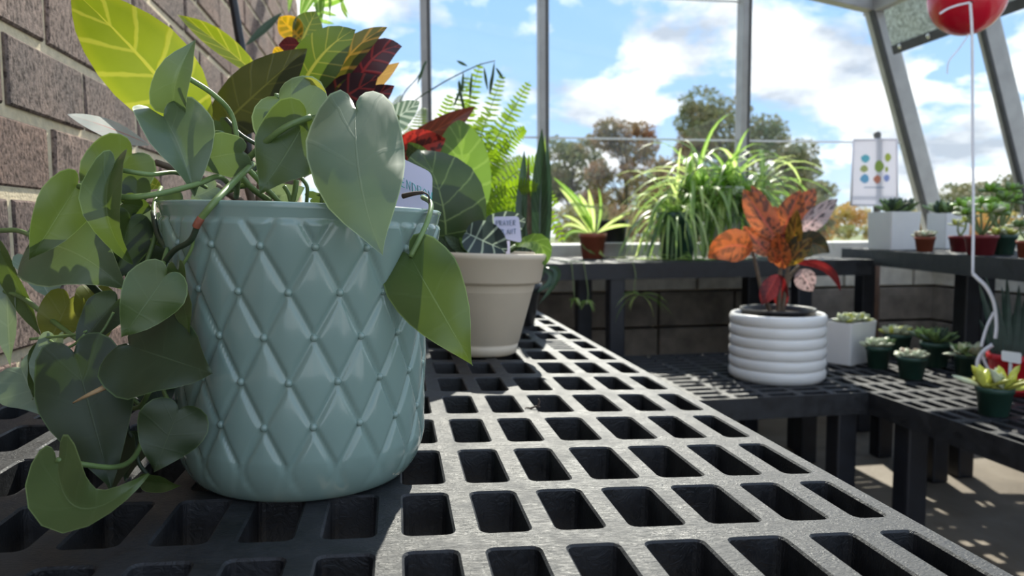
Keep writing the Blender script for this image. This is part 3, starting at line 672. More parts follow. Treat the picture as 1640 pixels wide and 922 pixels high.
# leaves: (base px,py,depth) (tip) half-width px, material, options
PH = [
 ((570,172,.490),(613,409,.428),78,'ph_grey',dict(roll=-8,fold=.06,cup=.20,mid=(577,290,.440))),
 ((492,188,.515),(416,308,.500),60,'ph',dict(roll=18,fold=.10,cup=.15,bend=-.05)),
 ((447,158,.548),(522,240,.565),66,'ph_grey',dict(roll=-12,fold=.35,cup=.35,bend=.05)),
 ((280,172,.520),(314,62,.515),26,'ph_grey',dict(roll=-30,fold=.75,cup=.1,mid=(284,122,.505),twist=25)),
 ((262,186,.510),(312,314,.490),54,'ph_grey',dict(roll=-18,fold=.65,cup=.15,bend=.10,asym=-.05)),
 ((388,244,.512),(300,262,.505),36,'ph_grey',dict(roll=-22,fold=.25,cup=.2,bend=-.06)),
 ((212,246,.575),(128,338,.570),52,'ph',dict(roll=15,fold=.15,cup=.1)),
 ((183,264,.465),(213,422,.470),29,'ph',dict(roll=30,fold=.55,cup=.1,mid=(172,345,.452))),
 ((124,295,.470),(46,417,.462),39,'ph',dict(roll=-12,fold=.20,cup=.1,bend=.04)),
 ((52,392,.500),(206,468,.495),66,'ph_grey',dict(roll=12,fold=.12,cup=.1,asym=.0,mid=(120,405,.485))),
 ((266,440,.430),(194,541,.420),47,'ph',dict(roll=-10,fold=.08,cup=.15,bend=.05)),
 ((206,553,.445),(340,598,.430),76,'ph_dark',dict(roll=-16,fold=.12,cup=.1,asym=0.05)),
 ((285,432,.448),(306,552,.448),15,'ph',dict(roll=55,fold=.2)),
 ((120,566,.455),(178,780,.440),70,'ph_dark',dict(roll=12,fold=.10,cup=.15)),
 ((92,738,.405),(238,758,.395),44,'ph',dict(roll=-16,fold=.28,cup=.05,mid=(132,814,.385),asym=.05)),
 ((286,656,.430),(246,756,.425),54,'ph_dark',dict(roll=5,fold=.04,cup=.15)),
 ((33,588,.52),(68,664,.50),50,'ph_pale',dict(roll=10,fold=.12,cup=.1)),
 ((10,452,.56),(17,592,.55),17,'ph_pale',dict(roll=35,fold=.4)),
 ((0,402,.56),(72,548,.55),15,'ph',dict(roll=45,fold=.4)),
 ((50,420,.56),(84,484,.55),32,'ph_pale',dict(roll=-30,fold=.5)),
 ((112,478,.53),(72,562,.53),32,'ph_yellow',dict(roll=20,fold=.25)),
 ((150,468,.54),(160,560,.53),32,'ph_yellow',dict(roll=-20,fold=.25)),
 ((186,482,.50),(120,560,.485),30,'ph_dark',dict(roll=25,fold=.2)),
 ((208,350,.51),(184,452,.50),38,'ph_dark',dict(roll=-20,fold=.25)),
 ((198,326,.54),(245,334,.55),20,'ph',dict(roll=20,fold=.2)),
 ((220,290,.555),(212,345,.55),22,'ph_dark',dict(roll=15,fold=.2)),
 ((90,545,.50),(70,660,.49),22,'ph_pale',dict(roll=45,fold=.4)),
 ((66,560,.51),(52,640,.50),20,'ph',dict(roll=-35,fold=.3)),
 ((190,700,.47),(178,790,.46),30,'ph_dark',dict(roll=20,fold=.3)),
 ((232,770,.47),(290,778,.46),14,'ph',dict(roll=30,fold=.3)),
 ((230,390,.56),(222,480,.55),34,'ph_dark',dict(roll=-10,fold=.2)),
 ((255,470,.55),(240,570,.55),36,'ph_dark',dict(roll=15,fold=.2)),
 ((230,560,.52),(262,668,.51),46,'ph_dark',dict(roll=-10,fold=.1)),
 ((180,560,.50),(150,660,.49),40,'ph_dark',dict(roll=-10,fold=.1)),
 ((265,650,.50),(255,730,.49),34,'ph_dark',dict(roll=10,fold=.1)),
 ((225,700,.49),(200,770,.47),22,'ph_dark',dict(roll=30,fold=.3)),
 ((247,345,.57),(232,400,.56),20,'ph_pale',dict(roll=20,fold=.2)),
 ((656,408,.485),(757,585,.455),63,'ph',dict(roll=6,fold=.10,cup=.18,bend=.05,asym=.02)),
 ((500,318,.59),(555,322,.57),14,'ph_grey',dict(roll=40,fold=.2)),
 ((440,318,.60),(488,300,.60),22,'ph_pale',dict(roll=20,fold=.2)),
 ((430,300,.60),(420,262,.60),16,'ph_dark',dict(roll=20,fold=.2)),
 ((560,305,.58),(520,280,.60),24,'ph_dark',dict(roll=20,fold=.2)),
 ((345,300,.58),(305,318,.57),18,'ph_pale',dict(roll=20,fold=.2)),
 ((290,322,.55),(245,322,.53),18,'ph',dict(roll=20,fold=.2)),
 ((352,195,.60),(372,232,.60),13,'ph_dark',dict(roll=20,fold=.2)),
]
for b, t, w, m, kw in PH: pleaf(ph, b, t, w, m, kind='cord', rip=0.10, **kw)
o = obj('young_leaf', *(lambda q: (q[0], q[1]))(leaf_geo(P(475,134,.56), P(523,150,.55), 6*mpp(.55), kind='lance', roll=30, fold=.3, mid=P(502,130,.55))), M['ph_yellow'], ph)
for pts, r, m in [
  ([(126,298,.468),(190,315,.462),(250,311,.465),(315,295,.49),(350,283,.52),(372,300,.55)], 4.6, 'vine'),
  ([(186,271,.462),(240,279,.47),(285,277,.50),(330,300,.55)], 3.6, 'vine'),
  ([(498,187,.512),(455,205,.505),(412,240,.515),(385,272,.53),(378,315,.57)], 5.0, 'vine'),
  ([(300,124,.515),(340,150,.53),(370,182,.545),(381,232,.55),(390,300,.58)], 4.0, 'vine'),
  ([(405,262,.53),(378,288,.475),(345,322,.440),(318,354,.440)], 5.2, 'vine'),
  ([(318,356,.440),(305,385,.445),(278,402,.455),(258,430,.465),(246,462,.48)], 4.6, 'vine_dark'),
  ([(312,372,.445),(306,400,.448),(290,428,.452)], 2.6, 'vine'),
  ([(677,316,.53),(690,326,.51),(686,350,.495),(672,382,.485),(657,411,.483)], 4.2, 'vine'),
  ([(0,369,.52),(28,369,.515),(54,379,.505)], 4.0, 'vine'),
  ([(90,736,.405),(130,743,.41),(182,748,.43),(212,735,.45),(232,700,.47)], 4.4, 'vine'),
  ([(6,466,.56),(38,478,.55),(82,512,.53),(128,545,.51),(165,560,.50)], 4.0, 'vine'),
  ([(48,543,.50),(76,540,.50),(118,536,.49),(140,530,.49)], 2.4, 'vine'),
  ([(80,545,.49),(100,557,.48),(118,552,.48),(136,535,.48)], 2.0, 'vine'),
  ([(125,557,.485),(150,580,.475),(172,608,.455)], 2.0, 'vine'),
  ([(182,500,.49),(160,535,.485),(124,557,.48)], 2.2, 'vine'),
  ([(138,448,.50),(160,470,.51),(182,485,.52),(205,480,.53)], 5.5, 'vine_dark'),
  ([(205,335,.55),(245,372,.53),(262,390,.50),(270,350,.50),(255,330,.52)], 3.5, 'vine_dark'),
  ([(245,340,.52),(252,375,.50),(266,398,.48)], 4.2, 'vine_dark'),
  ([(258,300,.58),(246,330,.54),(250,370,.51),(235,420,.50)], 3.5, 'vine'),
  ([(235,380,.52),(258,392,.51),(268,400,.50)], 4.0, 'vine'),
  ([(378,270,.55),(402,300,.56),(432,322,.58)], 5.0, 'vine'),
  ([(392,265,.56),(425,300,.57),(448,325,.58)], 4.6, 'vine'),
  ([(345,318,.57),(375,302,.565),(398,296,.56)], 4.0, 'vine'),
  ([(395,272,.57),(412,278,.57),(438,277,.57)], 3.2, 'vine'),
  ([(435,250,.58),(415,265,.575),(402,275,.57)], 3.6, 'vine_dark'),
  ([(455,298,.58),(462,310,.58),(466,325,.58)], 3.4, 'vine'),
  ([(475,288,.58),(472,308,.58),(468,325,.58)], 4.4, 'vine'),
  ([(483,285,.57),(492,300,.57),(491,325,.575)], 3.0, 'vine'),
  ([(517,287,.58),(516,305,.58),(515,325,.58)], 3.0, 'vine'),
  ([(320,222,.55),(345,219,.55),(362,221,.55),(372,232,.56)], 3.2, 'vine'),
  ([(330,216,.56),(350,212,.56),(364,218,.56)], 3.4, 'vine'),
  ([(362,190,.57),(385,215,.56),(412,232,.56)], 3.2, 'vine_dark'),
  ([(215,640,.50),(232,660,.49),(248,680,.48),(262,650,.47)], 4.0, 'vine'),
  ([(190,650,.49),(222,652,.48),(240,625,.47)], 4.0, 'vine'),
  ([(262,625,.48),(270,648,.47),(262,665,.46)], 3.4, 'vine'),
  ([(205,690,.47),(216,710,.47),(222,740,.47),(236,760,.47)], 3.4, 'vine_dark'),
  ([(195,555,.47),(190,590,.48),(196,640,.49),(205,690,.48)], 3.6, 'vine_dark'),
  ([(268,398,.475),(262,420,.46),(264,442,.437)], 3.6, 'vine'),
  ([(243,460,.50),(232,520,.50),(215,560,.47)], 3.6, 'vine_dark'),
  ([(575,175,.503),(572,215,.54),(560,270,.58),(548,325,.59)], 3.4, 'vine'),
  ([(443,150,.56),(440,200,.57),(430,280,.58)], 3.4, 'vine'),
]: vine(ph, pts, r, m)
vine(ph, [(322,349,.439),(317,357,.439),(314,363,.440)], 6.4, 'node_red', 'stem_node')
vine(ph, [(117,645,.430),(140,633,.428),(172,618,.432)], 1.2, 'bud', 'leaf_sheath', r1=5.0)
vine(ph, [(645,314,.515),(662,310,.512),(678,308,.512)], 4.4, 'twig', 'broken_twig', r1=2.8)
vine(ph, [(676,307,.512),(686,313,.510),(688,326,.508)], 1.6, 'twig', 'broken_twig')
# ------------------------------------------------------------------ tags
STROKE = {'P':[[(0,0),(0,1),(.5,1),(.6,.8),(.5,.55),(0,.5)]],'H':[[(0,0),(0,1)],[(.6,0),(.6,1)],[(0,.5),(.6,.5)]],'I':[[(.1,0),(.1,1)]],'L':[[(0,1),(0,0),(.5,0)]],
 'O':[[(.3,0),(.05,.2),(0,.6),(.25,1),(.5,.8),(.55,.3),(.3,0)]],'D':[[(0,0),(0,1),(.4,.85),(.6,.5),(.4,.1),(0,0)]],'E':[[(.5,1),(0,1),(0,0),(.5,0)],[(0,.5),(.4,.5)]],
 'N':[[(0,0),(0,1),(.5,0),(.55,1)]],'R':[[(0,0),(0,1),(.5,.95),(.5,.6),(0,.5),(.55,0)]],'A':[[(0,0),(.3,1),(.6,0)],[(.1,.4),(.5,.4)]],'Y':[[(0,1),(.3,.5),(.6,1)],[(.3,.5),(.3,0)]],'T':[[(.3,0),(.3,1)],[(0,1),(.6,1)]]}
def write(parent, text, o, ax, ay, h, m, r, name='writing'):
    """hand lettering drawn as thin raised strokes, one part per word"""
    V, Fc = [], []; x = 0
    for ch in text:
        for st in STROKE[ch]:
            a, b = tube([o+ax*((x+p[0])*h*0.8)+ay*(p[1]*h) for p in st], r, None, 5, 2, False); n = len(V); V += a; Fc += [tuple(i+n for i in q) for q in b]
        x += 0.85 if ch != 'I' else 0.45
    return obj(name, V, Fc, M[m], parent)
def panel(corners, th, rad=0.15, n=5):
    """rounded plate through four 3d corners (tl,tr,br,bl)"""
    tl, tr_, br, bl = [Vector(c) for c in corners]; nn = (tr_-tl).cross(bl-tl).normalized(); pts = []
    cs = [tl, tr_, br, bl]
    for i in range(4):
        c, a, b = cs[i], cs[i-1], cs[(i+1) % 4]; rr_ = rad*min((a-c).length, (b-c).length)
        p0 = c+(a-c).normalized()*rr_; p1 = c+(b-c).normalized()*rr_
        for k in range(n+1): t = k/n; pts.append(p0*(1-t)**2+c*2*t*(1-t)+p1*t*t)
    N = len(pts); v = [p+nn*th/2 for p in pts]+[p-nn*th/2 for p in pts]
    f = [tuple(range(N)), tuple(range(2*N-1, N-1, -1))]+[(i, i+N, (i+1) % N+N, (i+1) % N) for i in range(N)]
    return v, f
d_ = 0.60
tl, tr_, br, bl = P(574,220,d_), P(693,277,d_+.01), P(691,338,d_+.01), P(574,338,d_)
pt = thing('plant_tag', 'lilac white tag lettered in teal, tucked behind the largest hanging heart leaf', 'plant tag', P(640,352,d_))
v, f = panel((tl,tr_,br,bl), 0.0012, 0.2); obj('plate', v, f, M['tag'], pt, False)
v, f = box((P(640,338,d_)+P(640,375,d_))/2, (0.008, 0.0012, 0.026)); obj('spike', v, f, M['tag'], pt, False)
ax = (P(691,316,d_)-P(646,294,d_)).normalized(); ay = (P(600,250,d_)-P(601,279,d_)).normalized()
write(pt, 'PHILODENDRON', P(643,298,d_-.0018)-ax*(4.7*.8*0.0074), ax, ay, 0.0074, 'ink', 0.00040)
v, f = sphere(P(689,316,d_-.002), 0.0006, 6, 4); obj('full_stop', v, f, M['ink'], pt)
# ------------------------------------------------------------------ cream pot with the prayer plant
cb_ = onb(771, 573); CC = cb_+Vector((cb_.x, cb_.y, 0)).normalized()*0.052; CC = CC-BN*((CC-BO).dot(BN))
dC = (CC-CAM).dot(WM @ Vector((0,0,1))); s_ = mpp(dC)
CX = 768
pr = thing('potted_prayer_plant', 'prayer plant with striped oval leaves in a cream plastic pot', 'potted plant', CC)
hC = 163*s_*0.985
prof = [(0.0005,0.002),(50*s_,0.0),(56*s_,0.003),(58.5*s_,16*s_),(57*s_,17*s_),(60*s_,20*s_),(82*s_,hC-50*s_),(84*s_,hC-47*s_),(90*s_,hC-46*s_),(92*s_,hC-43*s_),(97*s_,hC-12*s_),(100*s_,hC-9*s_),(101*s_,hC-3*s_),(99*s_,hC),(95*s_,hC),(92*s_,hC-8*s_),(80*s_,hC-60*s_)]
v, f = lathe(CC, prof, 64, BN); o = obj('pot', v, f, M['cream_pot'], pr); o['label'] = 'cream plastic pot with a wide rim band'
v, f = lathe(CC+BN*(hC-12*s_), [(0.0005,0.004),(50*s_,0.003),(91*s_,0)], 40, BN); obj('soil', v, f, M['soil'], pr)
dq = dC
PRL = [
 ((712,420,dq-.02),(672,240,dq-.05),72,'pr_dark',dict(kind='oval',roll=10,fold=.10,cup=.25,mid=(708,322,dq-.07))),
 ((748,345,dq+.04),(735,192,dq+.05),44,'pr_light',dict(kind='oval',roll=6,fold=.12,cup=.1,bend=.02)),
 ((746,372,dq-.07),(812,402,dq-.09),30,'pr_vein',dict(kind='oval',roll=-12,fold=.35,cup=.0,bend=-.05)),
 ((825,393,dq),(872,425,dq-.04),16,'pr_light',dict(kind='oval',roll=-25,fold=.15,mid=(862,390,dq-.02))),
 ((775,365,dq+.05),(842,352,dq+.05),22,'pr_vein',dict(kind='oval',roll=20,fold=.2)),
 ((690,372,dq),(735,378,dq-.02),14,'pr_light',dict(kind='oval',roll=30,fold=.2)),
 ((652,238,dq),(700,262,dq-.03),16,'pr_dark',dict(kind='oval',roll=30,fold=.2)),
 ((720,405,dq-.05),(686,375,dq-.06),10,'pr_dark',dict(kind='lance',roll=10,fold=.3)),
 ((730,405,dq-.05),(690,385,dq-.06),8,'pr_dark',dict(kind='lance',roll=10,fold=.3)),
 ((745,405,dq-.05),(712,376,dq-.06),9,'pr_dark',dict(kind='lance',roll=10,fold=.3)),
 ((757,405,dq-.05),(735,380,dq-.06),7,'pr_light',dict(kind='lance',roll=10,fold=.3)),
 ((700,405,dq-.03),(668,360,dq-.02),16,'pr_dark',dict(kind='lance',roll=10,fold=.3)),
 ((800,400,dq+.03),(842,380,dq+.02),12,'pr_dark',dict(kind='oval',roll=10,fold=.3)),
]
for b, t, w, m, kw in PRL: pleaf(pr, b, t, w, m, rip=0.04, **kw)
for a in [(704,418,742,330),(735,412,746,372),(770,412,742,335),(790,410,825,393),(760,412,704,400),(725,412,700,380),(752,412,748,385),(765,412,775,366)]:
    vine(pr, [(a[0],a[1],dq-.03),((a[0]+a[2])/2+3,(a[1]+a[3])/2,dq-.03),(a[2],a[3],dq-.02)], 2.4, 'stem_green')
d_ = dq-.075
pt = thing('plant_tag', 'small white tag lettered PRAYER PLANT above the cream pot', 'plant tag', P(815,420,d_))
v, f = panel((P(790,347,d_),P(831,346,d_),P(836,389,d_),P(794,379,d_)), 0.0012, 0.15); obj('plate', v, f, M['tag'], pt, False)
v, f = box((P(815,384,d_)+P(812,425,d_+.02))/2, (0.006, 0.0012, 0.035)); obj('spike', v, f, M['tag'], pt, False)
ax = (P(833,359,d_)-P(793,360,d_)).normalized(); ay = (P(800,340,d_)-P(800,360,d_)).normalized()
write(pt, 'PRAYER', P(795,361,d_-.0016), ax, ay, 8.0*mpp(d_), 'ink2', 0.6*mpp(d_)); write(pt, 'PLANT', P(801,375,d_-.0016), ax, ay, 8.0*mpp(d_), 'ink2', 0.6*mpp(d_))
q = onb(850, 655)
o = tag(obj('plant_debris', *join(tube([q+BN*.001, q+BX*.006+BN*.003, q+BX*.010+BN*.002], .0012, .0006, 6), tube([q+BX*.007+BN*.002, q+BX*.009+BN*.007, q+BX*.008+BN*.011], .0013, .0007, 6), tube([q+BN*.001, q-BX*.004+BY*.004+BN*.001, q-BX*.006+BN*.001], .0008, .0004, 6)), M['twig'], None, origin=q), 'tiny dark scrap of dried plant lying on the grate', 'debris')
# ------------------------------------------------------------------ large croton standing behind, against the brick wall
CB = onb(405, 640); CB = BO+BX*(-0.16)+BY*0.46
cr_ = thing('potted_croton', 'tall croton with lime, green and purple veined leaves beside the brick wall', 'potted plant', CB)
v, f = lathe(CB, [(0.0005,0.003),(0.060,0.0),(0.064,0.003),(0.082,0.125),(0.088,0.127),(0.088,0.145),(0.083,0.145),(0.080,0.13)], 40, BN); obj('pot', v, f, M['black_pot'], cr_)
v, f = lathe(CB+BN*0.13, [(0.0005,0.003),(0.081,0)], 30, BN); obj('soil', v, f, M['soil'], cr_)
CR = [
 ((330,222,.74),(112,-20,.72),66,'cr_lime',dict(kind='ell',roll=8,fold=.10,cup=.1,bend=.03,mid=(228,95,.70))),
 ((424,132,.86),(284,23,.86),17,'cr_lime',dict(kind='lance',roll=28,fold=.25,bend=.06)),
 ((334,222,.76),(492,78,.74),43,'cr_dark',dict(kind='ell',roll=-15,fold=.12,cup=.1,bend=.03)),
 ((470,170,.82),(569,47,.80),36,'cr_green',dict(kind='ell',roll=10,fold=.10,cup=.1,mid=(510,95,.79))),
 ((515,165,.84),(620,44,.83),20,'cr_orangevein',dict(kind='ell',roll=-15,fold=.2,mid=(560,88,.82))),
 ((560,160,.86),(644,74,.85),24,'cr_purple',dict(kind='ell',roll=10,fold=.2,mid=(596,95,.84))),
 ((512,180,.84),(606,122,.82),30,'cr_purple',dict(kind='ell',roll=-10,fold=.2)),
 ((540,165,.88),(640,100,.87),16,'cr_tan',dict(kind='ell',roll=20,fold=.2)),
 ((560,175,.86),(632,137,.86),18,'cr_purple',dict(kind='ell',roll=20,fold=.2)),
 ((500,160,.86),(578,88,.86),10,'cr_tan',dict(kind='lance',roll=20,fold=.2)),
 ((482,62,.92),(447,27,.92),20,'cr_gold',dict(kind='ell',roll=8,fold=.15)),
 ((480,72,.93),(506,18,.93),24,'cr_green',dict(kind='ell',roll=8,fold=.15)),
 ((480,72,.90),(446,72,.90),12,'cr_maroon',dict(kind='ell',roll=20,fold=.15)),
 ((455,80,.92),(436,90,.92),9,'cr_gold',dict(kind='ell',roll=20,fold=.15)),
 ((424,125,.88),(414,95,.88),5,'cr_red',dict(kind='ell',roll=20,fold=.15)),
 ((240,232,.66),(108,183,.68),15,'cr_pale',dict(kind='lance',roll=-30,fold=.3,bend=-.04)),
 ((330,215,.80),(392,150,.82),22,'cr_stripe',dict(kind='ell',roll=30,fold=.15)),
 ((322,200,.78),(300,150,.78),16,'cr_lime',dict(kind='ell',roll=40,fold=.15)),
 ((258,300,.64),(208,282,.64),12,'cr_lime',dict(kind='ell',roll=20,fold=.15)),
 ((600,215,1.00),(672,162,1.05),20,'cr_stripe',dict(kind='ell',roll=20,fold=.15)),
 ((590,230,.95),(640,185,1.0),16,'cr_green',dict(kind='ell',roll=20,fold=.15)),
 ((450,190,.84),(520,120,.84),22,'cr_dark',dict(kind='ell',roll=20,fold=.15)),
 ((430,230,.80),(400,150,.80),20,'cr_dark',dict(kind='ell',roll=20,fold=.15)),
 ((360,260,.78),(342,205,.78),20,'cr_dark',dict(kind='ell',roll=10,fold=.15)),
]
for b, t, w, m, kw in CR: pleaf(cr_, b, t, w, m, rip=0.05, **kw)
stem_top = P(470,175,.86); st0 = CB+BN*0.13
for tops in ([(415,330,.84),(430,240,.85),(470,170,.86),(482,70,.92)], [(405,330,.83),(380,260,.80),(334,222,.76)], [(425,330,.85),(470,240,.86),(515,175,.86),(555,165,.86)], [(420,330,.84),(520,260,.90),(600,212,.99)], [(400,340,.82),(330,290,.72),(250,260,.66)]):
    v, f = tube([st0]+[P(*q) for q in tops], 0.0055, 0.003); obj('stem', v, f, M['stem_brown'], cr_)
vine(cr_, [(424,132,.86),(432,170,.86),(430,240,.85)], 2.5, 'stem_brown')
# red-leaved croton further along the bench
RB = BO+BX*0.13+BY*0.86
rc_ = thing('potted_croton', 'small croton with two red and brown leaves behind the prayer plant', 'potted plant', RB)
v, f = lathe(RB, [(0.0005,0.003),(0.050,0.0),(0.053,0.003),(0.066,0.10),(0.070,0.102),(0.070,0.115),(0.066,0.115),(0.064,0.10)], 36, BN); obj('pot', v, f, M['black_pot'], rc_)
v, f = lathe(RB+BN*0.10, [(0.0005,0.003),(0.065,0)], 30, BN); obj('soil', v, f, M['soil'], rc_)
pleaf(rc_, (618,248,1.16), (762,170,1.20), 19, 'cr_brown', kind='lance', roll=25, fold=.3, bend=.04, rip=.05)
pleaf(rc_, (628,252,1.14), (714,222,1.14), 30, 'cr_red', kind='ell', roll=5, fold=.1, rip=.05)
v, f = tube([RB+BN*0.1, P(650,300,1.2), P(632,262,1.16), P(620,248,1.16)], 0.005, 0.003); obj('stem', v, f, M['stem_brown'], rc_)
# black hanger rod by the wall
v, f = tube([P(366,-40,1.05), P(380,40,1.05), P(392,120,1.05), P(398,260,1.05)], 0.0062, 0.0062, 12)
o = tag(obj('hanger_rod', *join((v, f), tube([P(366,-40,1.05), P(340,-60,1.03), P(322,-40,1.0)], 0.0062, 0.0062, 12)), M['black_metal'], None), 'thin black metal rod rising along the brick wall', 'rod')
# ------------------------------------------------------------------ fern, snake plant and spindly stalks at the far end of the bench
def blade(parent, base, d0, ln, w, droop, m, name='leaf', **kw):
    v, f, uv = blade_geo(base, d0, ln, w, droop, **kw); return obj(name, v, f, M[m], parent, uv=uv)
def pot_simple(parent, c, r, h, m, up=(0,0,1), seg=32, taper=0.76, soil=True):
    v, f = lathe(c, [(0.0005,h*.02),(r*taper*.93,0),(r*taper,h*.02),(r*.95,h*.80),(r*1.02,h*.81),(r*1.03,h),(r*.96,h),(r*.92,h*.85),(r*.8,h*.5)], seg, up); o = obj('pot', v, f, M[m], parent)
    if soil: v, f = lathe(Vector(c)+Vector(up)*h*.86, [(0.0005,0.003),(r*.93,0)], 24, up); obj('soil', v, f, M['soil'], parent)
    return o
FB = BO+BX*0.075+BY*1.12
fe = thing('potted_fern', 'bright green feathery fern with tall fronds on the far end of the bench', 'potted plant', FB)
pot_simple(fe, FB, 0.085, 0.13, 'black_pot', BN)
FTOP = FB+BN*0.12
def frond(parent, base, tip, bulge, pw, m='fern', n=30):
    base, tip = Vector(base), Vector(tip); c = (base+tip)/2+Vector(bulge); pts = [base*(1-t)**2+c*2*t*(1-t)+tip*t*t for t in [i/n for i in range(n+1)]]
    v, f = tube(pts, 0.0016, 0.0005, 4, 1, False); uv = [(0.5,0.5)]*len(v)
    n0 = (CAM-(base+tip)/2).normalized()
    n0 = (n0+Vector((random.uniform(-.5,.5), random.uniform(-.5,.5), random.uniform(-.3,.5)))).normalized()
    for i in range(4, n):
        t = i/n; tg = (pts[i+1]-pts[i-1]).normalized(); lt = tg.cross(n0).normalized(); L_ = pw*min(1, 3.2*(t-0.08))*(1-t)**0.55+0.003; w = 0.0052
        for s in (-1, 1):
            e = lt*s*L_+tg*L_*0.28-Vector((0,0,L_*0.12)); k = len(v); p = pts[i]
            v += [p-tg*w*.5, p+e*.55-tg*w*.6, p+e, p+e*.55+tg*w*.6, p+tg*w*.5]; uv += [(0,.5),(.5,.2),(1,.5),(.5,.8),(0,.5)]
            f.append((k,k+1,k+2,k+3,k+4))
    return obj('frond', v, f, M[m], parent, uv=uv)
dF = (FB-CAM).dot(WM @ Vector((0,0,1)))
for (tx, ty, dd, bx_, by_) in [(770,100,0,0,.05),(806,118,.05,.03,.05),(848,130,.0,.08,.06),(760,150,-.05,-.03,.04),(722,150,0,-.04,.05),(700,195,.05,-.06,.06),(842,205,-.05,.08,.08),
        (878,262,.0,.10,.10),(690,235,0,-.08,.08),(826,165,.1,.04,.05),(785,175,.1,0,.05),(892,330,-.05,.12,.12),(902,390,.0,.14,.14),(745,200,-.1,0,.05),(800,240,-.12,.02,.05),(862,300,-.1,.06,.08),
        (775,260,-.1,0,.04),(720,280,.0,-.05,.06),(750,120,.12,-.02,.05),(640,152,.15,-.1,.1),(680,172,.12,-.08,.08),(660,205,.1,-.08,.08),(836,250,.1,.06,.05),(812,300,-.1,.03,.03),(770,190,.05,.02,.05),(795,205,.02,.03,.05),(755,240,-.05,-.02,.05),(815,225,-.08,.04,.06),(880,360,.05,.1,.1),(780,290,-.05,0,.04),(850,340,.05,.05,.06),(735,235,.06,-.03,.05)]:
    frond(fe, FTOP+Vector((random.uniform(-.02,.02), random.uniform(-.02,.02), 0)), P(tx, ty, dF+dd), (bx_*0.6, 0, by_*1.4), 0.042)
# snake plant
SB = BO+BX*0.235+BY*1.02
sn = thing('potted_snake_plant', 'snake plant with upright dark green sword leaves behind the cream pot', 'potted plant', SB)
pot_simple(sn, SB, 0.055, 0.085, 'black_pot', BN)
dS = (SB-CAM).dot(WM @ Vector((0,0,1)))
for bx_, by_, tx, ty, w, m in [(828,420,840,238,9,'snake'),(850,420,846,246,4,'stem_brown'),(862,420,868,205,13,'snake'),(870,420,877,228,10,'snake'),(836,420,832,300,8,'snake'),(866,420,873,216,4,'snake_edge'),(845,420,842,345,8,'snake')]:
    pleaf(sn, (bx_,by_+25,dS), (tx,ty,dS+.0), w*1.05, m, kind='lance', roll=random.uniform(-25,25), fold=.2, bend=.01)
# spindly dark stalk plant
dK = 1.45
kb = BO+BX*(-0.02)+BY*1.30
sk = thing('umbrella_sedge', 'spindly plant with thin dark stalks and narrow drooping leaflets before the sky', 'plant', kb)
pot_simple(sk, kb, 0.06, 0.10, 'black_pot', BN)
def sl(pts, r, name='stalk'):
    v, f = tube([P(*q) for q in pts], r, r*.6, 6); return obj(name, v, f, M['papyrus'], sk)
v, f = tube([kb+BN*.09, P(600,270,dK+.3), P(650,178,dK+.1), P(700,138,dK), P(760,107,dK), P(793,97,dK)], 0.0018, 0.0011, 6); obj('stalk', v, f, M['papyrus'], sk)
v, f = tube([kb+BN*.09, P(620,240,dK+.3), P(642,160,dK+.1), P(668,125,dK), P(684,98,dK)], 0.0016, 0.001, 6); obj('stalk', v, f, M['papyrus'], sk)
for a in [(742,115,740,150),(756,116,752,160),(733,130,746,188),(741,135,726,172),(775,107,781,145),(792,98,785,153),(794,108,807,128),(731,97,749,106),(682,96,668,136),(738,148,745,187),(788,118,784,152),(735,128,738,148)]:
    pleaf(sk, (a[0],a[1],dK), (a[2],a[3],dK), 2.3, 'snake', kind='lance', roll=10, fold=.1)
# blades of a hanging plant reaching in at the top
hb = P(505, -120, 1.5)
hp = thing('hanging_spider_plant', 'hanging plant whose grassy blades reach down from above the croton', 'hanging plant', hb)
pot_simple(hp, hb-Vector((0,0,.06)), 0.07, 0.11, 'white_plastic')
v, f = join(*[tube([hb+Vector((.072*math.cos(a),.072*math.sin(a),.045)), Vector((hb.x, hb.y, gable(hb.x)+.05))], 0.0015, None, 6, 1, False) for a in (0,2.1,4.2)]); obj('hanger', v, f, M['white_plastic'], hp)
for bx_, by_, tx, ty, w, m in [(505,-60,512,40,7,'spider'),(500,-55,480,26,6,'spider'),(520,-50,560,26,3,'spider'),(470,-40,462,20,4,'spider'),(520,-40,480,32,6,'spider'),(500,10,560,-8,8,'spider'),(545,5,557,30,3,'spider'),(512,18,540,25,3,'spider'),(508,32,536,38,3,'spider'),(452,20,392,74,6,'papyrus'),(520,-30,514,44,3,'spider'),(530,-40,528,30,2.5,'spider')]:
    pleaf(hp, (bx_,by_,1.5), (tx,ty,1.48), w, m, kind='lance', roll=15, fold=.2)
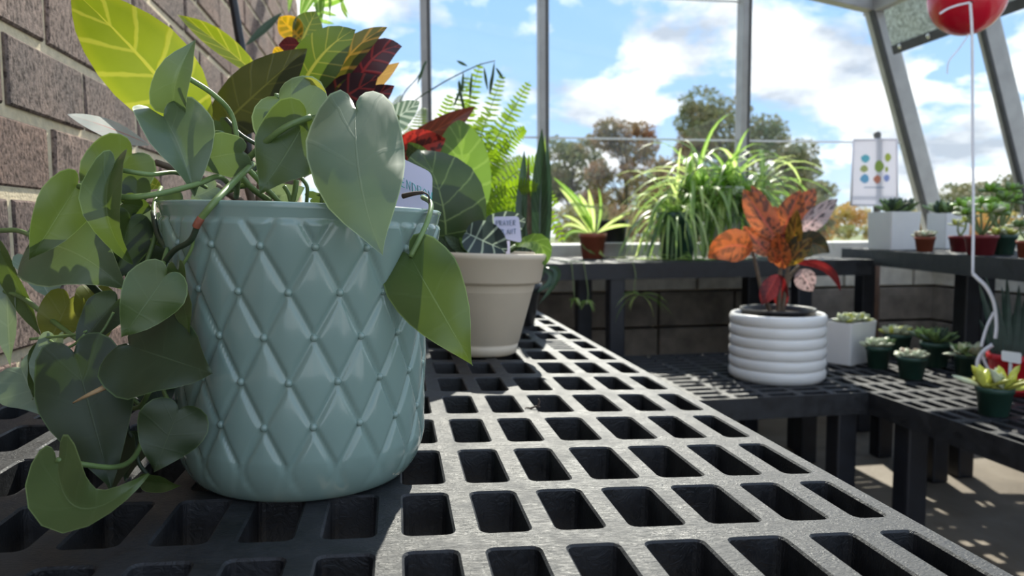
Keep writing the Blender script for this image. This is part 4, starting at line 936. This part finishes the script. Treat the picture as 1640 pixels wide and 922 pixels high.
# ------------------------------------------------------------------ back bench: spider plants and pots
TB = ony(949, 410, 3.06); TB.z = ZUP
sp1 = thing('potted_spider_plant', 'young spider plant with pale arching leaves in a terracotta pot', 'potted plant', TB)
pot_simple(sp1, TB, 0.060, 0.112, 'terracotta')
dT = (TB-CAM).dot(WM @ Vector((0,0,1)))
for k, (bx_, by_, tx, ty, mx_, my_, w) in enumerate([(948,372,885,283,930,330,7),(950,372,926,310,940,335,5),(952,372,942,302,948,335,5),(955,372,958,300,962,335,3),(945,374,900,345,920,352,3),(945,374,898,368,915,360,3.5),(946,375,903,390,915,372,4),(955,374,1015,362,985,362,3.5),(955,374,1010,340,985,352,3),(948,374,955,408,935,390,4),(951,374,970,412,955,395,4),(948,373,912,312,935,345,5),(952,373,930,345,938,352,4),(947,374,895,300,925,335,5)]):
    v, f, uv = leaf_geo(P(bx_,by_,dT), P(tx,ty,dT-.06), w*mpp(dT)*.8, kind='lance', roll=10, fold=.3, mid=P(mx_,my_,dT-.03)); obj('leaf', v, f, M['spider_pale' if k % 3 else 'spider'], sp1, uv=uv)
bb = ony(980, 404, 3.22); bb.z = ZUP
bp_ = thing('nursery_pot', 'black pot standing in a white pot beside the young spider plant', 'pot', bb)
v, f = lathe(bb, [(0.0005,.004),(0.058,0),(0.062,0.004),(0.066,0.062),(0.069,0.062),(0.069,0.068),(0.064,0.068),(0.06,0.05)], 36); obj('outer_pot', v, f, M['white_plastic'], bp_)
v, f = lathe(bb, [(0.055,0.02),(0.064,0.066),(0.070,0.155),(0.075,0.157),(0.075,0.17),(0.070,0.17),(0.066,0.15),(0.0005,0.145)], 36); obj('inner_pot', v, f, M['black_pot'], bp_)
def spider(label, cpx, cpy, yb, n, mats, L0, L1, spread, wid, seed, potm, wx=0.05):
    rnd = random.Random(seed); c = ony(cpx, cpy, yb); b0 = Vector((c.x, c.y, ZUP))
    t = thing('potted_spider_plant', label, 'potted plant', b0)
    hgt = c.z-ZUP; 
    pot_simple(t, b0, 0.085, hgt, potm)
    for i in range(n):
        a = rnd.uniform(0, 2*math.pi); e = rnd.uniform(0.15, 1.45)
        if math.sin(a) > 0.5 and rnd.random() < .5: a = -a
        d = Vector((math.cos(a)*math.cos(e)*spread, math.sin(a)*math.cos(e)*0.8, math.sin(e)))
        ln = rnd.uniform(L0, L1); blade(t, c+Vector((rnd.uniform(-wx,wx), rnd.uniform(-.05,.05), rnd.uniform(-.03,.0)-abs(wx-.05)*.3)), d, ln, wid*rnd.uniform(.7,1.15), rnd.uniform(2.0,4.2), rnd.choice(mats), n=9, zmin=ZUP+0.006)
    return t
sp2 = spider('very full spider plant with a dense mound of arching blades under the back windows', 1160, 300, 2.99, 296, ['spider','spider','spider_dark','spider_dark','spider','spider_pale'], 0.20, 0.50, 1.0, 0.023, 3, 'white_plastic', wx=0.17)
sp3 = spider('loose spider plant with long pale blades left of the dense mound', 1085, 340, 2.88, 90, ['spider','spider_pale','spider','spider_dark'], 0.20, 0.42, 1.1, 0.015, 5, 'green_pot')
rnd = random.Random(11)
def tuft(label, px, py, y, n, ln, mats, w=0.009, zfix=None):
    c = ony(px, py, y)
    if zfix is not None: c.z = zfix+0.004
    t = thing('spider_plantlet', label, 'plantlet', c, None)
    for i in range(n):
        a = rnd.uniform(0, 6.28); e = rnd.uniform(.1, 1.2); d = Vector((math.cos(a)*math.cos(e), math.sin(a)*math.cos(e), math.sin(e)))
        blade(t, c, d, ln*rnd.uniform(.6,1.1), w, rnd.uniform(1.5,3.5), rnd.choice(mats), n=5, zmin=zfix+0.003)
    return t
tuft('bright plantlet tuft on the bench left of the full spider plant', 1050, 392, 2.84, 26, 0.13, ['spider_pale','spider'], zfix=ZUP)
tuft('bright plantlet lying on the bench front below the full spider plant', 1108, 404, 2.72, 20, 0.12, ['spider_pale','spider'], zfix=ZUP)
tuft('plantlet tuft at the foot of the dense spider plant, beside the orange croton', 1180, 402, 2.72, 18, 0.12, ['spider','spider_dark'], zfix=ZUP)
def dangle(label, pts, y, nb_, ln):
    t = thing('spider_plantlet', label, 'plantlet', ony(*pts[0], y))
    a0 = ony(*pts[0], y); v, f = tube([Vector((a0.x, 2.78, ZUP+.004)), Vector((a0.x, 2.63, ZUP+.006))]+[ony(*q, y) for q in pts], 0.0022, 0.0014, 6); obj('runner', v, f, M['stem_green'], t)
    e = ony(*pts[-1], y)
    for i in range(nb_):
        a = rnd.uniform(0, 6.28); d = Vector((math.cos(a)*.8, math.sin(a)*.4-.2, rnd.uniform(-.6,.7))); blade(t, e, d, ln*rnd.uniform(.5,1.1), 0.010, rnd.uniform(1,3), rnd.choice(['spider','spider_pale']), n=5)
    return t
dangle('pair of arching plantlet blades hanging below the back bench edge', [(1012,416),(1018,440),(1016,462),(1024,472)], 2.60, 9, 0.15)
dangle('small plantlet hanging in front of the two bench legs', [(934,418),(938,440),(942,470),(940,482)], 2.60, 12, 0.055)
dangle('tiny plantlet hanging left of the bench legs', [(915,420),(918,450),(920,478)], 2.60, 10, 0.045)
for a in [(868,428,893,440,862,488),(866,430,884,448,850,472)]: pleaf(sn, (a[0],a[1],dS), (a[4],a[5],dS-.04), 6, 'snake', kind='lance', roll=15, fold=.2, mid=(a[2],a[3],dS-.02))
# ------------------------------------------------------------------ white ribbed pot with the orange croton
WB = onz(1243, 603, ZLOW); dW = (WB-CAM).dot(WM @ Vector((0,0,1))); s_ = mpp(dW)
oc = thing('potted_croton', 'orange croton in a white horizontally ribbed pot on the low bench', 'potted plant', WB)
hW = 104*s_; rW = 73*s_; prof = [(0.0005,.004),(rW*.93,0),(rW*.96,.003)]
nr_ = 6
for i in range(nr_):
    for k in range(9):
        a = math.pi*k/8; prof.append((rW*(.955+.055*math.sin(a)), .004+hW*(i+(1-math.cos(a))/2)/nr_*0.975))
prof += [(rW*.95, hW),(rW*.90, hW-.004),(rW*.88, hW*.6)]
v, f = lathe(WB, prof, 72); o = obj('pot', v, f, M['white_pot'], oc); o['label'] = 'white glazed pot with six rounded ribs'
v, f = lathe(WB, [(rW*.70,hW*.3),(rW*.76,hW+.006),(rW*.80,hW+.008),(rW*.79,hW+.014),(rW*.73,hW+.012),(rW*.70,hW-.01)], 48); obj('nursery_pot', v, f, M['black_pot'], oc)
v, f = lathe(WB+Vector((0,0,hW-.004)), [(0.0005,.006),(rW*.72,0)], 36); obj('soil', v, f, M['soil'], oc)
hub = (1247, 420)
OL = [((1205,402),(1133,413),26,'cr_orange',-10,(1172,393)),((1245,385),(1190,303),22,'cr_orange',10,None),((1240,372),(1203,296),13,'cr_orange',25,None),((1252,375),(1282,304),20,'cr_orange',-8,None),
 ((1262,360),(1306,302),17,'cr_orange',12,None),((1250,400),(1218,330),18,'cr_maroon',15,None),((1268,410),(1277,335),13,'cr_mottled',-10,None),((1275,375),(1341,318),16,'cr_pink',20,None),
 ((1260,415),(1328,405),21,'cr_black',12,(1296,390)),((1275,422),(1346,466),7,'cr_maroon',25,(1322,428)),((1280,432),(1302,466),17,'cr_pink',10,None),((1232,410),(1190,362),16,'cr_orange',20,None),
 ((1255,430),(1245,372),16,'cr_orange',-15,None),((1246,440),(1220,488),15,'cr_maroon',10,None),((1250,440),(1252,500),12,'cr_maroon',20,None),((1240,405),(1205,360),14,'cr_maroon',-10,None),
 ((1262,395),(1240,330),16,'cr_orange',-10,None),((1258,425),(1300,380),14,'cr_mottled',10,None),((1245,420),(1236,395),12,'cr_orange',5,None)]
for i, (b, t, w, m, rl, md) in enumerate(OL):
    dd = dW+[-.05,.0,.03,-.02,.04,.05,-.06,.05,-.02,-.04,-.05,.02,-.07,-.02,.03,.05,.06,-.05,-.08][i]
    pleaf(oc, (*b, dW-.01), (*t, dd), w, m, kind='ell', roll=rl, fold=.16, cup=.1, rip=.06, mid=(*md, dd-.02) if md else None, bend=0.03)
for pts in ([(1246,512),(1248,470),(1250,430),(1252,385)], [(1240,512),(1222,470),(1212,430),(1205,402)], [(1252,512),(1258,460),(1264,420),(1272,378)], [(1250,512),(1262,450),(1280,425)]):
    vine(oc, [(*q, dW) for q in pts], 4.0, 'stem_brown', r1=2.6)
# ------------------------------------------------------------------ square white planters and little pots
def spindle(base, d, ln, r, flat=0.5):
    d = Vector(d).normalized(); x, y, z = frame_of(d); prof = [(0.12,0),(0.62,.22),(1,.55),(.72,.82),(.05,1)]; v, f = [], []
    for q, t in prof:
        for k in range(6):
            a = 2*math.pi*k/6; v.append(Vector(base)+x*(q*r*math.cos(a))+y*(q*r*flat*math.sin(a))+d*(t*ln))
    for i in range(4):
        for k in range(6): f.append((i*6+k, i*6+(k+1) % 6, (i+1)*6+(k+1) % 6, (i+1)*6+k))
    return v, f
def rosette(parent, c, n, ln, r, mats, rs, spread=1.0, up=0.15, flat=0.5):
    c = Vector(c)
    for i in range(n):
        a = i*2.399+rs.uniform(-.3,.3); e = up+(1.35-up)*(i/n)**0.8; d = Vector((math.cos(a)*math.cos(e)*spread, math.sin(a)*math.cos(e)*spread, math.sin(e)))
        v, f = spindle(c, d, ln*(1-.4*i/n)*rs.uniform(.8,1.15), r*rs.uniform(.8,1.15), flat); obj('leaf', v, f, M[rs.choice(mats)], parent)
def square_pot(parent, c, w, d, h, m, rot=0.0, taper=0.9):
    c = Vector(c); ax = Vector((math.cos(rot), math.sin(rot), 0)); ay = Vector((-math.sin(rot), math.cos(rot), 0)); v, f = [], []
    def ringq(sx_, sy_, z, rad=0.08):
        out = []
        for cx, cy, a0 in ((1,1,0),(-1,1,90),(-1,-1,180),(1,-1,270)):
            for a in (0,45,90):
                out.append((cx*(sx_*(1-rad))+sx_*rad*math.cos(R(a0+a)), cy*(sy_*(1-rad))+sy_*rad*math.sin(R(a0+a)), z))
        return out
    th = 0.05
    for sx_, sy_, z in ((w/2*taper*.98,d/2*taper*.98,0),(w/2*taper,d/2*taper,.003),(w/2,d/2,h-.002),(w/2*.995,d/2*.995,h),(w/2*(1-th),d/2*(1-th),h),(w/2*(1-th*1.2),d/2*(1-th*1.2),h*.6)):
        for p in ringq(sx_, sy_, z): v.append(c+ax*p[0]+ay*p[1]+Vector((0,0,p[2])))
    for i in range(5):
        for k in range(12): f.append((i*12+k, i*12+(k+1) % 12, (i+1)*12+(k+1) % 12, (i+1)*12+k))
    f.append(tuple(range(11,-1,-1))); o = obj('pot', v, f, M[m], parent, False)
    v = [c+ax*p[0]+ay*p[1]+Vector((0,0,h*.88)) for p in ringq(w/2*.93, d/2*.93, 0)]; obj('soil', v, [tuple(range(12))], M['soil'], parent, False)
    return o, ax, ay
rs = random.Random(21)
def on_ur(px, t):
    r = ray(px, 395); best = None
    for k in range(0, 1600):
        q = ur(k/1000, t); e = abs(q.x*r.y-q.y*r.x)
        if best is None or e < best[0]: best = (e, q)
    return best[1]
def planter(label, px, py, z, wpx, hpx, m, rot, mats, n, ln, r, nros=4, deep=1.0, taper=0.9, up=0.15, zoff=0.0):
    c = onz(px, py, z) if z == ZLOW else on_ur(px, py); dd = (c-CAM).dot(WM @ Vector((0,0,1))); s = mpp(dd)
    w = wpx*s; h = hpx*s; c = c+Vector((c.x,c.y,0)).normalized()*w*.45*deep; s = mpp((c-CAM).dot(WM @ Vector((0,0,1)))); w = wpx*s; h = hpx*s
    t = thing('succulent_planter', label, 'potted plant', c)
    o, ax, ay = square_pot(t, c, w, w*deep, h, m, rot, taper)
    for k in range(nros):
        q = c+ax*w*.34*((k+.5)/nros*2-1)+ay*w*deep*rs.uniform(-.25,.25)+Vector((0,0,h*.98+zoff)); rosette(t, q, n, ln*s, r*s, mats, rs, up=up)
    return t, c, s
planter('square white planter of pale rosettes beside the ribbed pot', 1354, 583, ZLOW, 74, 66, 'white_plastic', 0.45, ['suc_pale','suc_yellow','suc_pale'], 14, 22, 5.5, 6, 0.8)
pl, c, s = planter('square white planter of dark spiky plants under the sign', 1430, .07, ZUR, 61, 60, 'white_plastic', 0.18, ['suc_dark','suc_dark','suc'], 18, 34, 4, 6, 0.8, 0.93, 0.3)
planter('square white planter of bushy green leaves behind the maroon pots', 1517, .36, ZUR, 48, 56, 'white_plastic', 0.1, ['suc','suc_dark','suc_pale'], 16, 32, 4.5, 4, 0.8, 0.95, 0.4)
def small_pot(label, px, py, z, rpx, hpx, m, mats, n, ln, r, up=0.15, ros=1, spread=1.0, zt=1.0, name='potted_succulent', flat=0.5, stems=0, group=None):
    c = onz(px, py, z) if z == ZLOW else on_ur(px, py); c = c+Vector((c.x,c.y,0)).normalized()*rpx*.76*mpp((c-CAM).length); dd = (c-CAM).dot(WM @ Vector((0,0,1))); s = mpp(dd)
    t = thing(name, label, 'potted plant', c, group)
    pot_simple(t, c, rpx*s, hpx*s, m, seg=28)
    top = c+Vector((0,0,hpx*s*.96))
    if stems:
        for k in range(stems):
            a = 6.28*k/stems+rs.uniform(-.3,.3); e = top+Vector((math.cos(a)*rpx*s*rs.uniform(.3,1.1)*spread, math.sin(a)*rpx*s*.9*spread, rs.uniform(.55,1.0)*zt*s))
            v, f = tube([top, (top+e)/2+Vector((math.cos(a)*.006, math.sin(a)*.006, 0)), e], 2*s, 1.4*s, 6, 3); obj('stem', v, f, M['stem_green'], t)
            rosette(t, e, n, ln*1.15*s, r*1.15*s, mats, rs, up=-0.1, flat=flat)
    else:
        for k in range(ros):
            a = 6.28*k/ros; off = Vector((math.cos(a), math.sin(a), 0))*rpx*s*(0.5 if ros > 1 else 0)*spread
            rosette(t, top+off, n, ln*1.3*s, r*1.3*s, mats, rs, up=up, flat=flat)
    return t
G = None
small_pot('green pot with a pale rosette next to the low square planter', 1406, 592, ZLOW, 19, 36, 'green_pot', ['suc_pale','suc'], 16, 17, 5, ros=2)
small_pot('green pot with white and yellow-tipped rosettes, rearmost by the low planter', 1437, 572, ZLOW, 20, 36, 'green_pot', ['suc_yellow','suc_pale','suc_pale'], 12, 17, 5, ros=4)
small_pot('green pot with a flat cream and tan rosette in the middle of the low bench', 1459, 609, ZLOW, 22, 36, 'green_pot', ['suc_pale','suc_tan','suc_pale'], 12, 15, 5, ros=4, up=0.05)
small_pot('green pot with a fan of narrow green leaves on the low bench', 1497, 590, ZLOW, 22, 40, 'green_pot', ['suc','suc_dark','suc'], 18, 27, 3.5, ros=3, up=0.4)
small_pot('green pot with trailing silvery leaves next to the red pot', 1548, 603, ZLOW, 20, 34, 'green_pot', ['suc_pale','suc','suc_pale'], 14, 24, 4, ros=4, up=-0.2)
gp = small_pot('green pot with yellow-green star-shaped toothed leaves, nearest on the low bench', 1591, 669, ZLOW, 27, 46, 'green_pot', ['suc_yellow','suc_yellow','suc_pale'], 7, 40, 6.5, ros=4, up=0.0, flat=.35, spread=1.3)
# red pot with tall dark plant
c = onz(1616, 634, ZLOW); c = c+Vector((c.x,c.y,0)).normalized()*.05; s = mpp((c-CAM).dot(WM @ Vector((0,0,1))))
rp = thing('potted_succulent', 'tall dark spiky plant in a bright red pot with saucer', 'potted plant', c)
v, f = lathe(c, [(0.0005,.002),(30*s,0),(36*s,8*s),(38*s,9*s),(37*s,11*s),(28*s,6*s),(24*s,6*s)], 40); obj('saucer', v, f, M['red_pot'], rp)
v, f = lathe(c, [(24*s,5*s),(31*s,52*s),(33*s,53*s),(33.5*s,64*s),(31*s,64*s),(29*s,50*s),(0.0005,48*s)], 40); obj('pot', v, f, M['red_pot'], rp)
dR = (c-CAM).dot(WM @ Vector((0,0,1)))
for (bx_, tx, ty, w) in [(1600,1567,452,5),(1605,1578,440,5),(1612,1590,470,6),(1618,1604,458,6),(1608,1572,478,4),(1625,1622,500,7),(1632,1640,480,7),(1620,1632,455,6),(1598,1568,510,5),(1604,1575,540,5),(1612,1612,440,5),(1628,1650,520,7)]:
    v, f, uv = leaf_geo(P(bx_, 582, dR), P(tx, ty, dR+.02), w*mpp(dR), kind='lance', roll=20, fold=.3, bend=.03); obj('leaf', v, f, M['aloe'], rp, uv=uv)
d_ = dR-.10
tg = thing('plant_tag', 'blank white t-shaped tag stuck in the red pot', 'plant tag', P(1620,612,d_))
v, f = panel((P(1604,561,d_),P(1636,565,d_),P(1635,583,d_),P(1604,577,d_)), 0.0015, 0.2); obj('plate', v, f, M['white_plastic'], tg, False)
v, f = box((P(1618,578,d_)+P(1618,600,d_+.015))/2, (0.010, 0.0015, 0.045)); obj('spike', v, f, M['white_plastic'], tg, False)
# pots on the tall right bench
small_pot('small terracotta pot with dry tan rosette between the two tall white planters', 1481, .06, ZUR, 15, 24, 'terracotta', ['suc_tan','suc_pale'], 14, 13, 3, ros=3)
small_pot('maroon pot with a yellowish sprig, half hidden behind the front maroon pot', 1537, .16, ZUR, 16, 26, 'maroon', ['suc_yellow','suc_pale'], 9, 15, 3, stems=2, zt=32)
small_pot('front maroon pot with a dense bush of glossy paddle leaves', 1571, .05, ZUR, 24, 32, 'maroon', ['suc_bright','suc','suc_pale','suc_bright'], 9, 20, 5.5, stems=11, zt=58, spread=1.4)
small_pot('dark green pot with creamy rosettes right of the maroon pots', 1607, .14, ZUR, 19, 32, 'green_pot', ['suc_yellow','suc_pale','suc_tan'], 12, 17, 4, ros=4, up=.2)
small_pot('bush of green paddle leaves in a maroon pot behind the dark green pot', 1600, .32, ZUR, 18, 30, 'maroon', ['suc_bright','suc'], 8, 19, 5, stems=8, zt=68, spread=1.3)
small_pot('terracotta pot with grey-green leaves cut by the right edge', 1646, .05, ZUR, 16, 28, 'terracotta', ['suc','suc_pale'], 10, 17, 5, stems=3, zt=38)
# ------------------------------------------------------------------ stake with the plant sign
sgp = ony(1398, 560, 3.11); SGX, SGY = sgp.x, 3.11
topz = ony(1405, 216, SGY).z
st = thing('sign_stake', 'slim stake holding the plant chart, rising behind the tall right bench', 'stake', (SGX, SGY, 0))
v, f = tube([(SGX,SGY,0),(SGX,SGY,0.86)], 0.020, 0.020, 12, 2); obj('lower_stake', v, f, M['wood_post'], st)
tx_ = ony(1405,216,SGY).x
v, f = tube([(SGX,SGY,0.86),(tx_,SGY,topz)], 0.016, 0.016, 12, 2); obj('upper_stake', v, f, M['grey_post'], st)
v, f = sphere((tx_,SGY,topz), 0.0175, 12, 8); obj('cap', v, f, M['grey_post'], st)
ysg = SGY-0.022
sg = thing('plant_chart', 'white framed sign with rows of coloured blobs on the slim stake', 'sign', ony(1400,326,ysg))
cs = [ony(1367,224,ysg), ony(1436,223,ysg), ony(1437,329,ysg), ony(1363,328,ysg)]
v, f = panel(cs, 0.003, 0.02, 2); obj('sheet', v, f, M['sheet'], sg, False)
ctr = sum(cs, Vector())/4
for i in range(4):
    v, f = tube([cs[i], cs[(i+1) % 4]], 0.005, None, 8, 1); obj('frame_bar', v, f, M['sheet'], sg)
for i, (bx_, by_, r, colr, sq) in enumerate([(1386,254,8.5,(0.14,0.50,0.58),.8),(1422,252,6,(0.42,0.50,0.06),1.2),(1408,266,9,(0.24,0.34,0.05),1.1),(1384,270,7.5,(0.42,0.46,0.15),.8),(1385,286,8.5,(0.16,0.42,0.62),.9),(1405,287,7,(0.52,0.18,0.10),1),(1420,285,6,(0.28,0.36,0.68),1),(1420,271,3,(0.42,0.50,0.06),1.6)]):
    M['blob%d' % i] = simple('printed_blob_%d' % i, colr, 0.6, 0.1)
    c = ony(bx_, by_, ysg-0.0025); s = mpp(c.y); v, f = [c+Vector((r*s*math.cos(a)*(1+.08*math.sin(3*a+i)), 0, r*s*sq*math.sin(a)*(1+.06*math.cos(4*a)))) for a in [k*math.pi/12 for k in range(24)]], [tuple(range(24))]
    obj('printed_blob', v, f, M['blob%d' % i], sg, False)
v, f = box(ony(1400,300,ysg-0.0025), (0.105, 0.0006, 0.004)); obj('caption_line', v, f, M['ink2'], sg, False)
# ------------------------------------------------------------------ balloon and ribbons
bc = ony(1550, -7, 2.0); rb = 57*mpp((bc-CAM).dot(WM @ Vector((0,0,1)))); dB = (bc-CAM).dot(WM @ Vector((0,0,1)))
ba = thing('balloon', 'round red balloon on a white ribbon at the top right', 'balloon', bc)
v, f = sphere(bc, rb, 40, 24, (1,1,1.08)); obj('envelope', v, f, M['balloon'], ba)
kn = P(1554, 3, dB-rb*1.03)
v, f = lathe(kn, [(0.002,-.012),(0.006,-.004),(0.004,0.002),(0.009,.010),(0.006,.011)], 14, (kn-bc).normalized()); obj('knot', v, f, M['balloon'], ba)
def rib(pts, w, name='ribbon', dd=dB-rb*1.06-0.02):
    pp = smooth_path([P(q[0], q[1], q[2] if len(q) > 2 else dd) for q in pts], 8); v, f = [], []
    for i, q in enumerate(pp):
        l = WM @ Vector((1,0.0,0)); t = (pp[min(i+1,len(pp)-1)]-pp[max(i-1,0)]).normalized(); l = t.cross(WM @ Vector((0,0,1)))
        l = l.normalized() if l.length > .05 else WM @ Vector((1,0,0))
        n_ = WM @ Vector((0,0,1))
        v += [q-l*w, q+l*w, q+l*w+n_*.0006, q-l*w+n_*.0006]
    for i in range(len(pp)-1):
        a = i*4
        for k in range(4): f.append((a+k, a+(k+1) % 4, a+4+(k+1) % 4, a+4+k))
    return obj(name, v, f, M['ribbon'], ba)
rib([(1554,4),(1557,60),(1558,200),(1559,330),(1558,438)], 0.0042)
rib([(1554,4),(1535,8),(1518,14),(1505,22)], 0.0028)
rib([(1552,55),(1536,78),(1520,98),(1517,118)], 0.0018)
rib([(1558,438),(1566,446),(1580,460),(1592,485),(1596,520),(1594,542)], 0.0055)
rib([(1592,500),(1582,520),(1574,545),(1572,555)], 0.0045)
rib([(1590,552),(1575,563),(1566,580),(1570,600),(1584,612)], 0.0065)
rib([(1573,570),(1580,585),(1588,598)], 0.0045)
# ------------------------------------------------------------------ silver shade cloth rolled down under the eave
def slope(y, z, off=0.0): return Vector((xs(z), y, z))-nrm*off
shd = thing('shade_cloth', 'silver shade cloth with a black hem under the right eave', 'shade cloth', slope(1.9, 1.80, .06))
v, f = [], []; nyc = 40
y0, y1 = 3.28, 0.9
for i in range(nyc+1):
    y = y0+(y1-y0)*i/nyc
    for k in range(5): z = 1.80+(1.985-1.80)*k/4; v.append(slope(y, z, .062+.004*math.sin(i*1.7+k)))
for i in range(nyc):
    for k in range(4): a = i*5+k; f.append((a,a+1,a+6,a+5))
obj('cloth', v, f, M['cloth'], shd)
v, f = bbox((slope(y0, 1.80, .066)+slope(y1, 1.80, .066))/2, (0.012, y0-y1, 0.045), 0.004, (nrm, Vector((0,1,0)), dn)); obj('hem', v, f, M['alu_dark'], shd, False)
for k in range(12):
    v, f = lathe(slope(3.22-0.19*k, 1.805, .075), [(0.004,-.002),(0.010,-.002),(0.012,.0),(0.010,.002),(0.004,.002)], 14, nrm); obj('grommet', v, f, M['chrome'], shd)
# ------------------------------------------------------------------ trees outside
def tree(label, px, py_top, y, wpx, n, m, seed, sparse=1.0, name='tree', ground=-0.5):
    rnd = random.Random(seed); b = ony(px, 371, y); b.z = ground; top = ony(px, py_top, y).z; H = top-ground; s = mpp(y*1.05); Wd = wpx*s
    t = thing(name, label, 'tree' if name == 'tree' else 'shrub', b)
    tips = []
    if name == 'tree':
        v, f = tube([b, b+Vector((.1,0,H*.4)), b+Vector((0,0,H*.92))], H*.022, H*.006, 7, 3); obj('trunk', v, f, M['bark'], t)
        for k in range(16):
            h = rnd.uniform(.18,.85); a = rnd.uniform(0, 6.28); e = b+Vector((math.cos(a)*Wd*.42*(1.15-h*.7), math.sin(a)*Wd*.42*(1.15-h*.7), H*min(.97, h+.12)))
            v, f = tube([b+Vector((0,0,H*h*.8)), (b+Vector((0,0,H*h))+e)/2, e], H*.008, H*.002, 5, 2); obj('branch', v, f, M['bark'], t); tips.append(e)
        tips += [b+Vector((0,0,H*.9))]
    else: tips = [b+Vector((rnd.uniform(-.5,.5)*Wd, rnd.uniform(-.3,.3)*Wd, rnd.uniform(.15,.85)*H)) for k in range(14)]
    V, Fc = [], []
    for i in range(n):
        c = rnd.choice(tips); rad = (Wd*.20 if name == 'tree' else Wd*.22)
        while True:
            d = Vector((rnd.uniform(-1,1), rnd.uniform(-1,1), rnd.uniform(-1,1)))
            if d.length < 1: break
        p = c+Vector((d.x, d.y, d.z*.8))*rad
        if p.z < ground: p.z = ground+rnd.random()*.3
        sz = rnd.uniform(.05,.13)*(y/30)*1.15; x = Vector((rnd.gauss(0,1), rnd.gauss(0,1), rnd.gauss(0,1))).normalized(); q = x.orthogonal().normalized()
        k = len(V); V += [p-x*sz, p+q*sz*.6, p+x*sz, p-q*sz*.6]; Fc.append((k,k+1,k+2,k+3))
    o = obj('foliage', V, Fc, M[m], t, False); o['kind'] = 'stuff'
    return t
tree('tall half-bare autumn tree left of the wide middle window bar', 1000, 188, 30, 120, 5200, 'tree_brown', 1)
tree('rounded dull green tree seen behind the young spider plant', 915, 226, 34, 120, 4600, 'tree_green', 2)
tree('broad dark olive tree behind the dense spider plant', 1165, 158, 27, 190, 9000, 'tree_green', 3)
tree('reddish brown tree leaning against the broad olive tree', 1105, 195, 31, 110, 4200, 'tree_brown', 4)
tree('olive tree just right of the right-hand window bar', 1255, 235, 29, 120, 5200, 'tree_green', 5)
tree('low green tree between the broad olive tree and the sign', 1300, 285, 38, 90, 3600, 'tree_green', 6)
tree('thin brown tree behind the feathery fern', 800, 262, 40, 130, 3800, 'tree_green', 7)
tree('pale tree behind the red croton', 700, 275, 44, 120, 3200, 'tree_green', 8)
tree('low brownish tree filling the gap between two autumn trees', 1050, 250, 36, 110, 4200, 'tree_brown', 9)
tree('far green tree beyond the slanted corner post', 1545, 300, 40, 110, 3600, 'tree_green', 10)
tree('rounded far tree above the maroon pots', 1610, 284, 38, 120, 4200, 'tree_green', 12)
for i, (px, pyt, y, w, m, lab) in enumerate([(1340,318,22,80,'tree_gold','golden shrub left of the sign'),(1392,330,20,70,'tree_gold','orange shrub under the sign'),(1445,322,24,80,'tree_gold','golden shrub right of the sign, behind the dark spiky planter'),(1285,335,22,80,'tree_green','green shrub behind the orange croton'),
        (960,318,22,130,'tree_green','wide green shrub behind the black pot'),(1060,320,24,130,'tree_brown','brownish shrub behind the loose spider plant'),(870,325,26,110,'tree_green','green shrub behind the snake plant'),(1500,322,25,90,'tree_green','green shrub beyond the far white planter'),(1180,310,24,130,'tree_green','green shrub behind the dense spider plant'),(1570,322,24,100,'tree_gold','yellow shrub beyond the bush of paddle leaves')]):
    tree(lab, px, pyt, y, w, 2600, m, 40+i, name='shrub')
GROUPS = {'plant_bench': 'black grate plant benches', 'potted_succulent': 'small potted succulents on the right-hand benches', 'succulent_planter': 'square white planters',
          'spider_plantlet': 'plantlets of the spider plants', 'potted_spider_plant': 'spider plants on the back bench', 'plant_tag': 'plant name tags',
          'tree': 'trees beyond the windows', 'shrub': 'shrubs beyond the windows', 'potted_croton': 'potted crotons'}
for o in bpy.data.objects:
    if '_o' in o: del o['_o']
    k = o.name.split('.')[0]
    if o.parent is None and k in GROUPS: o['group'] = GROUPS[k]
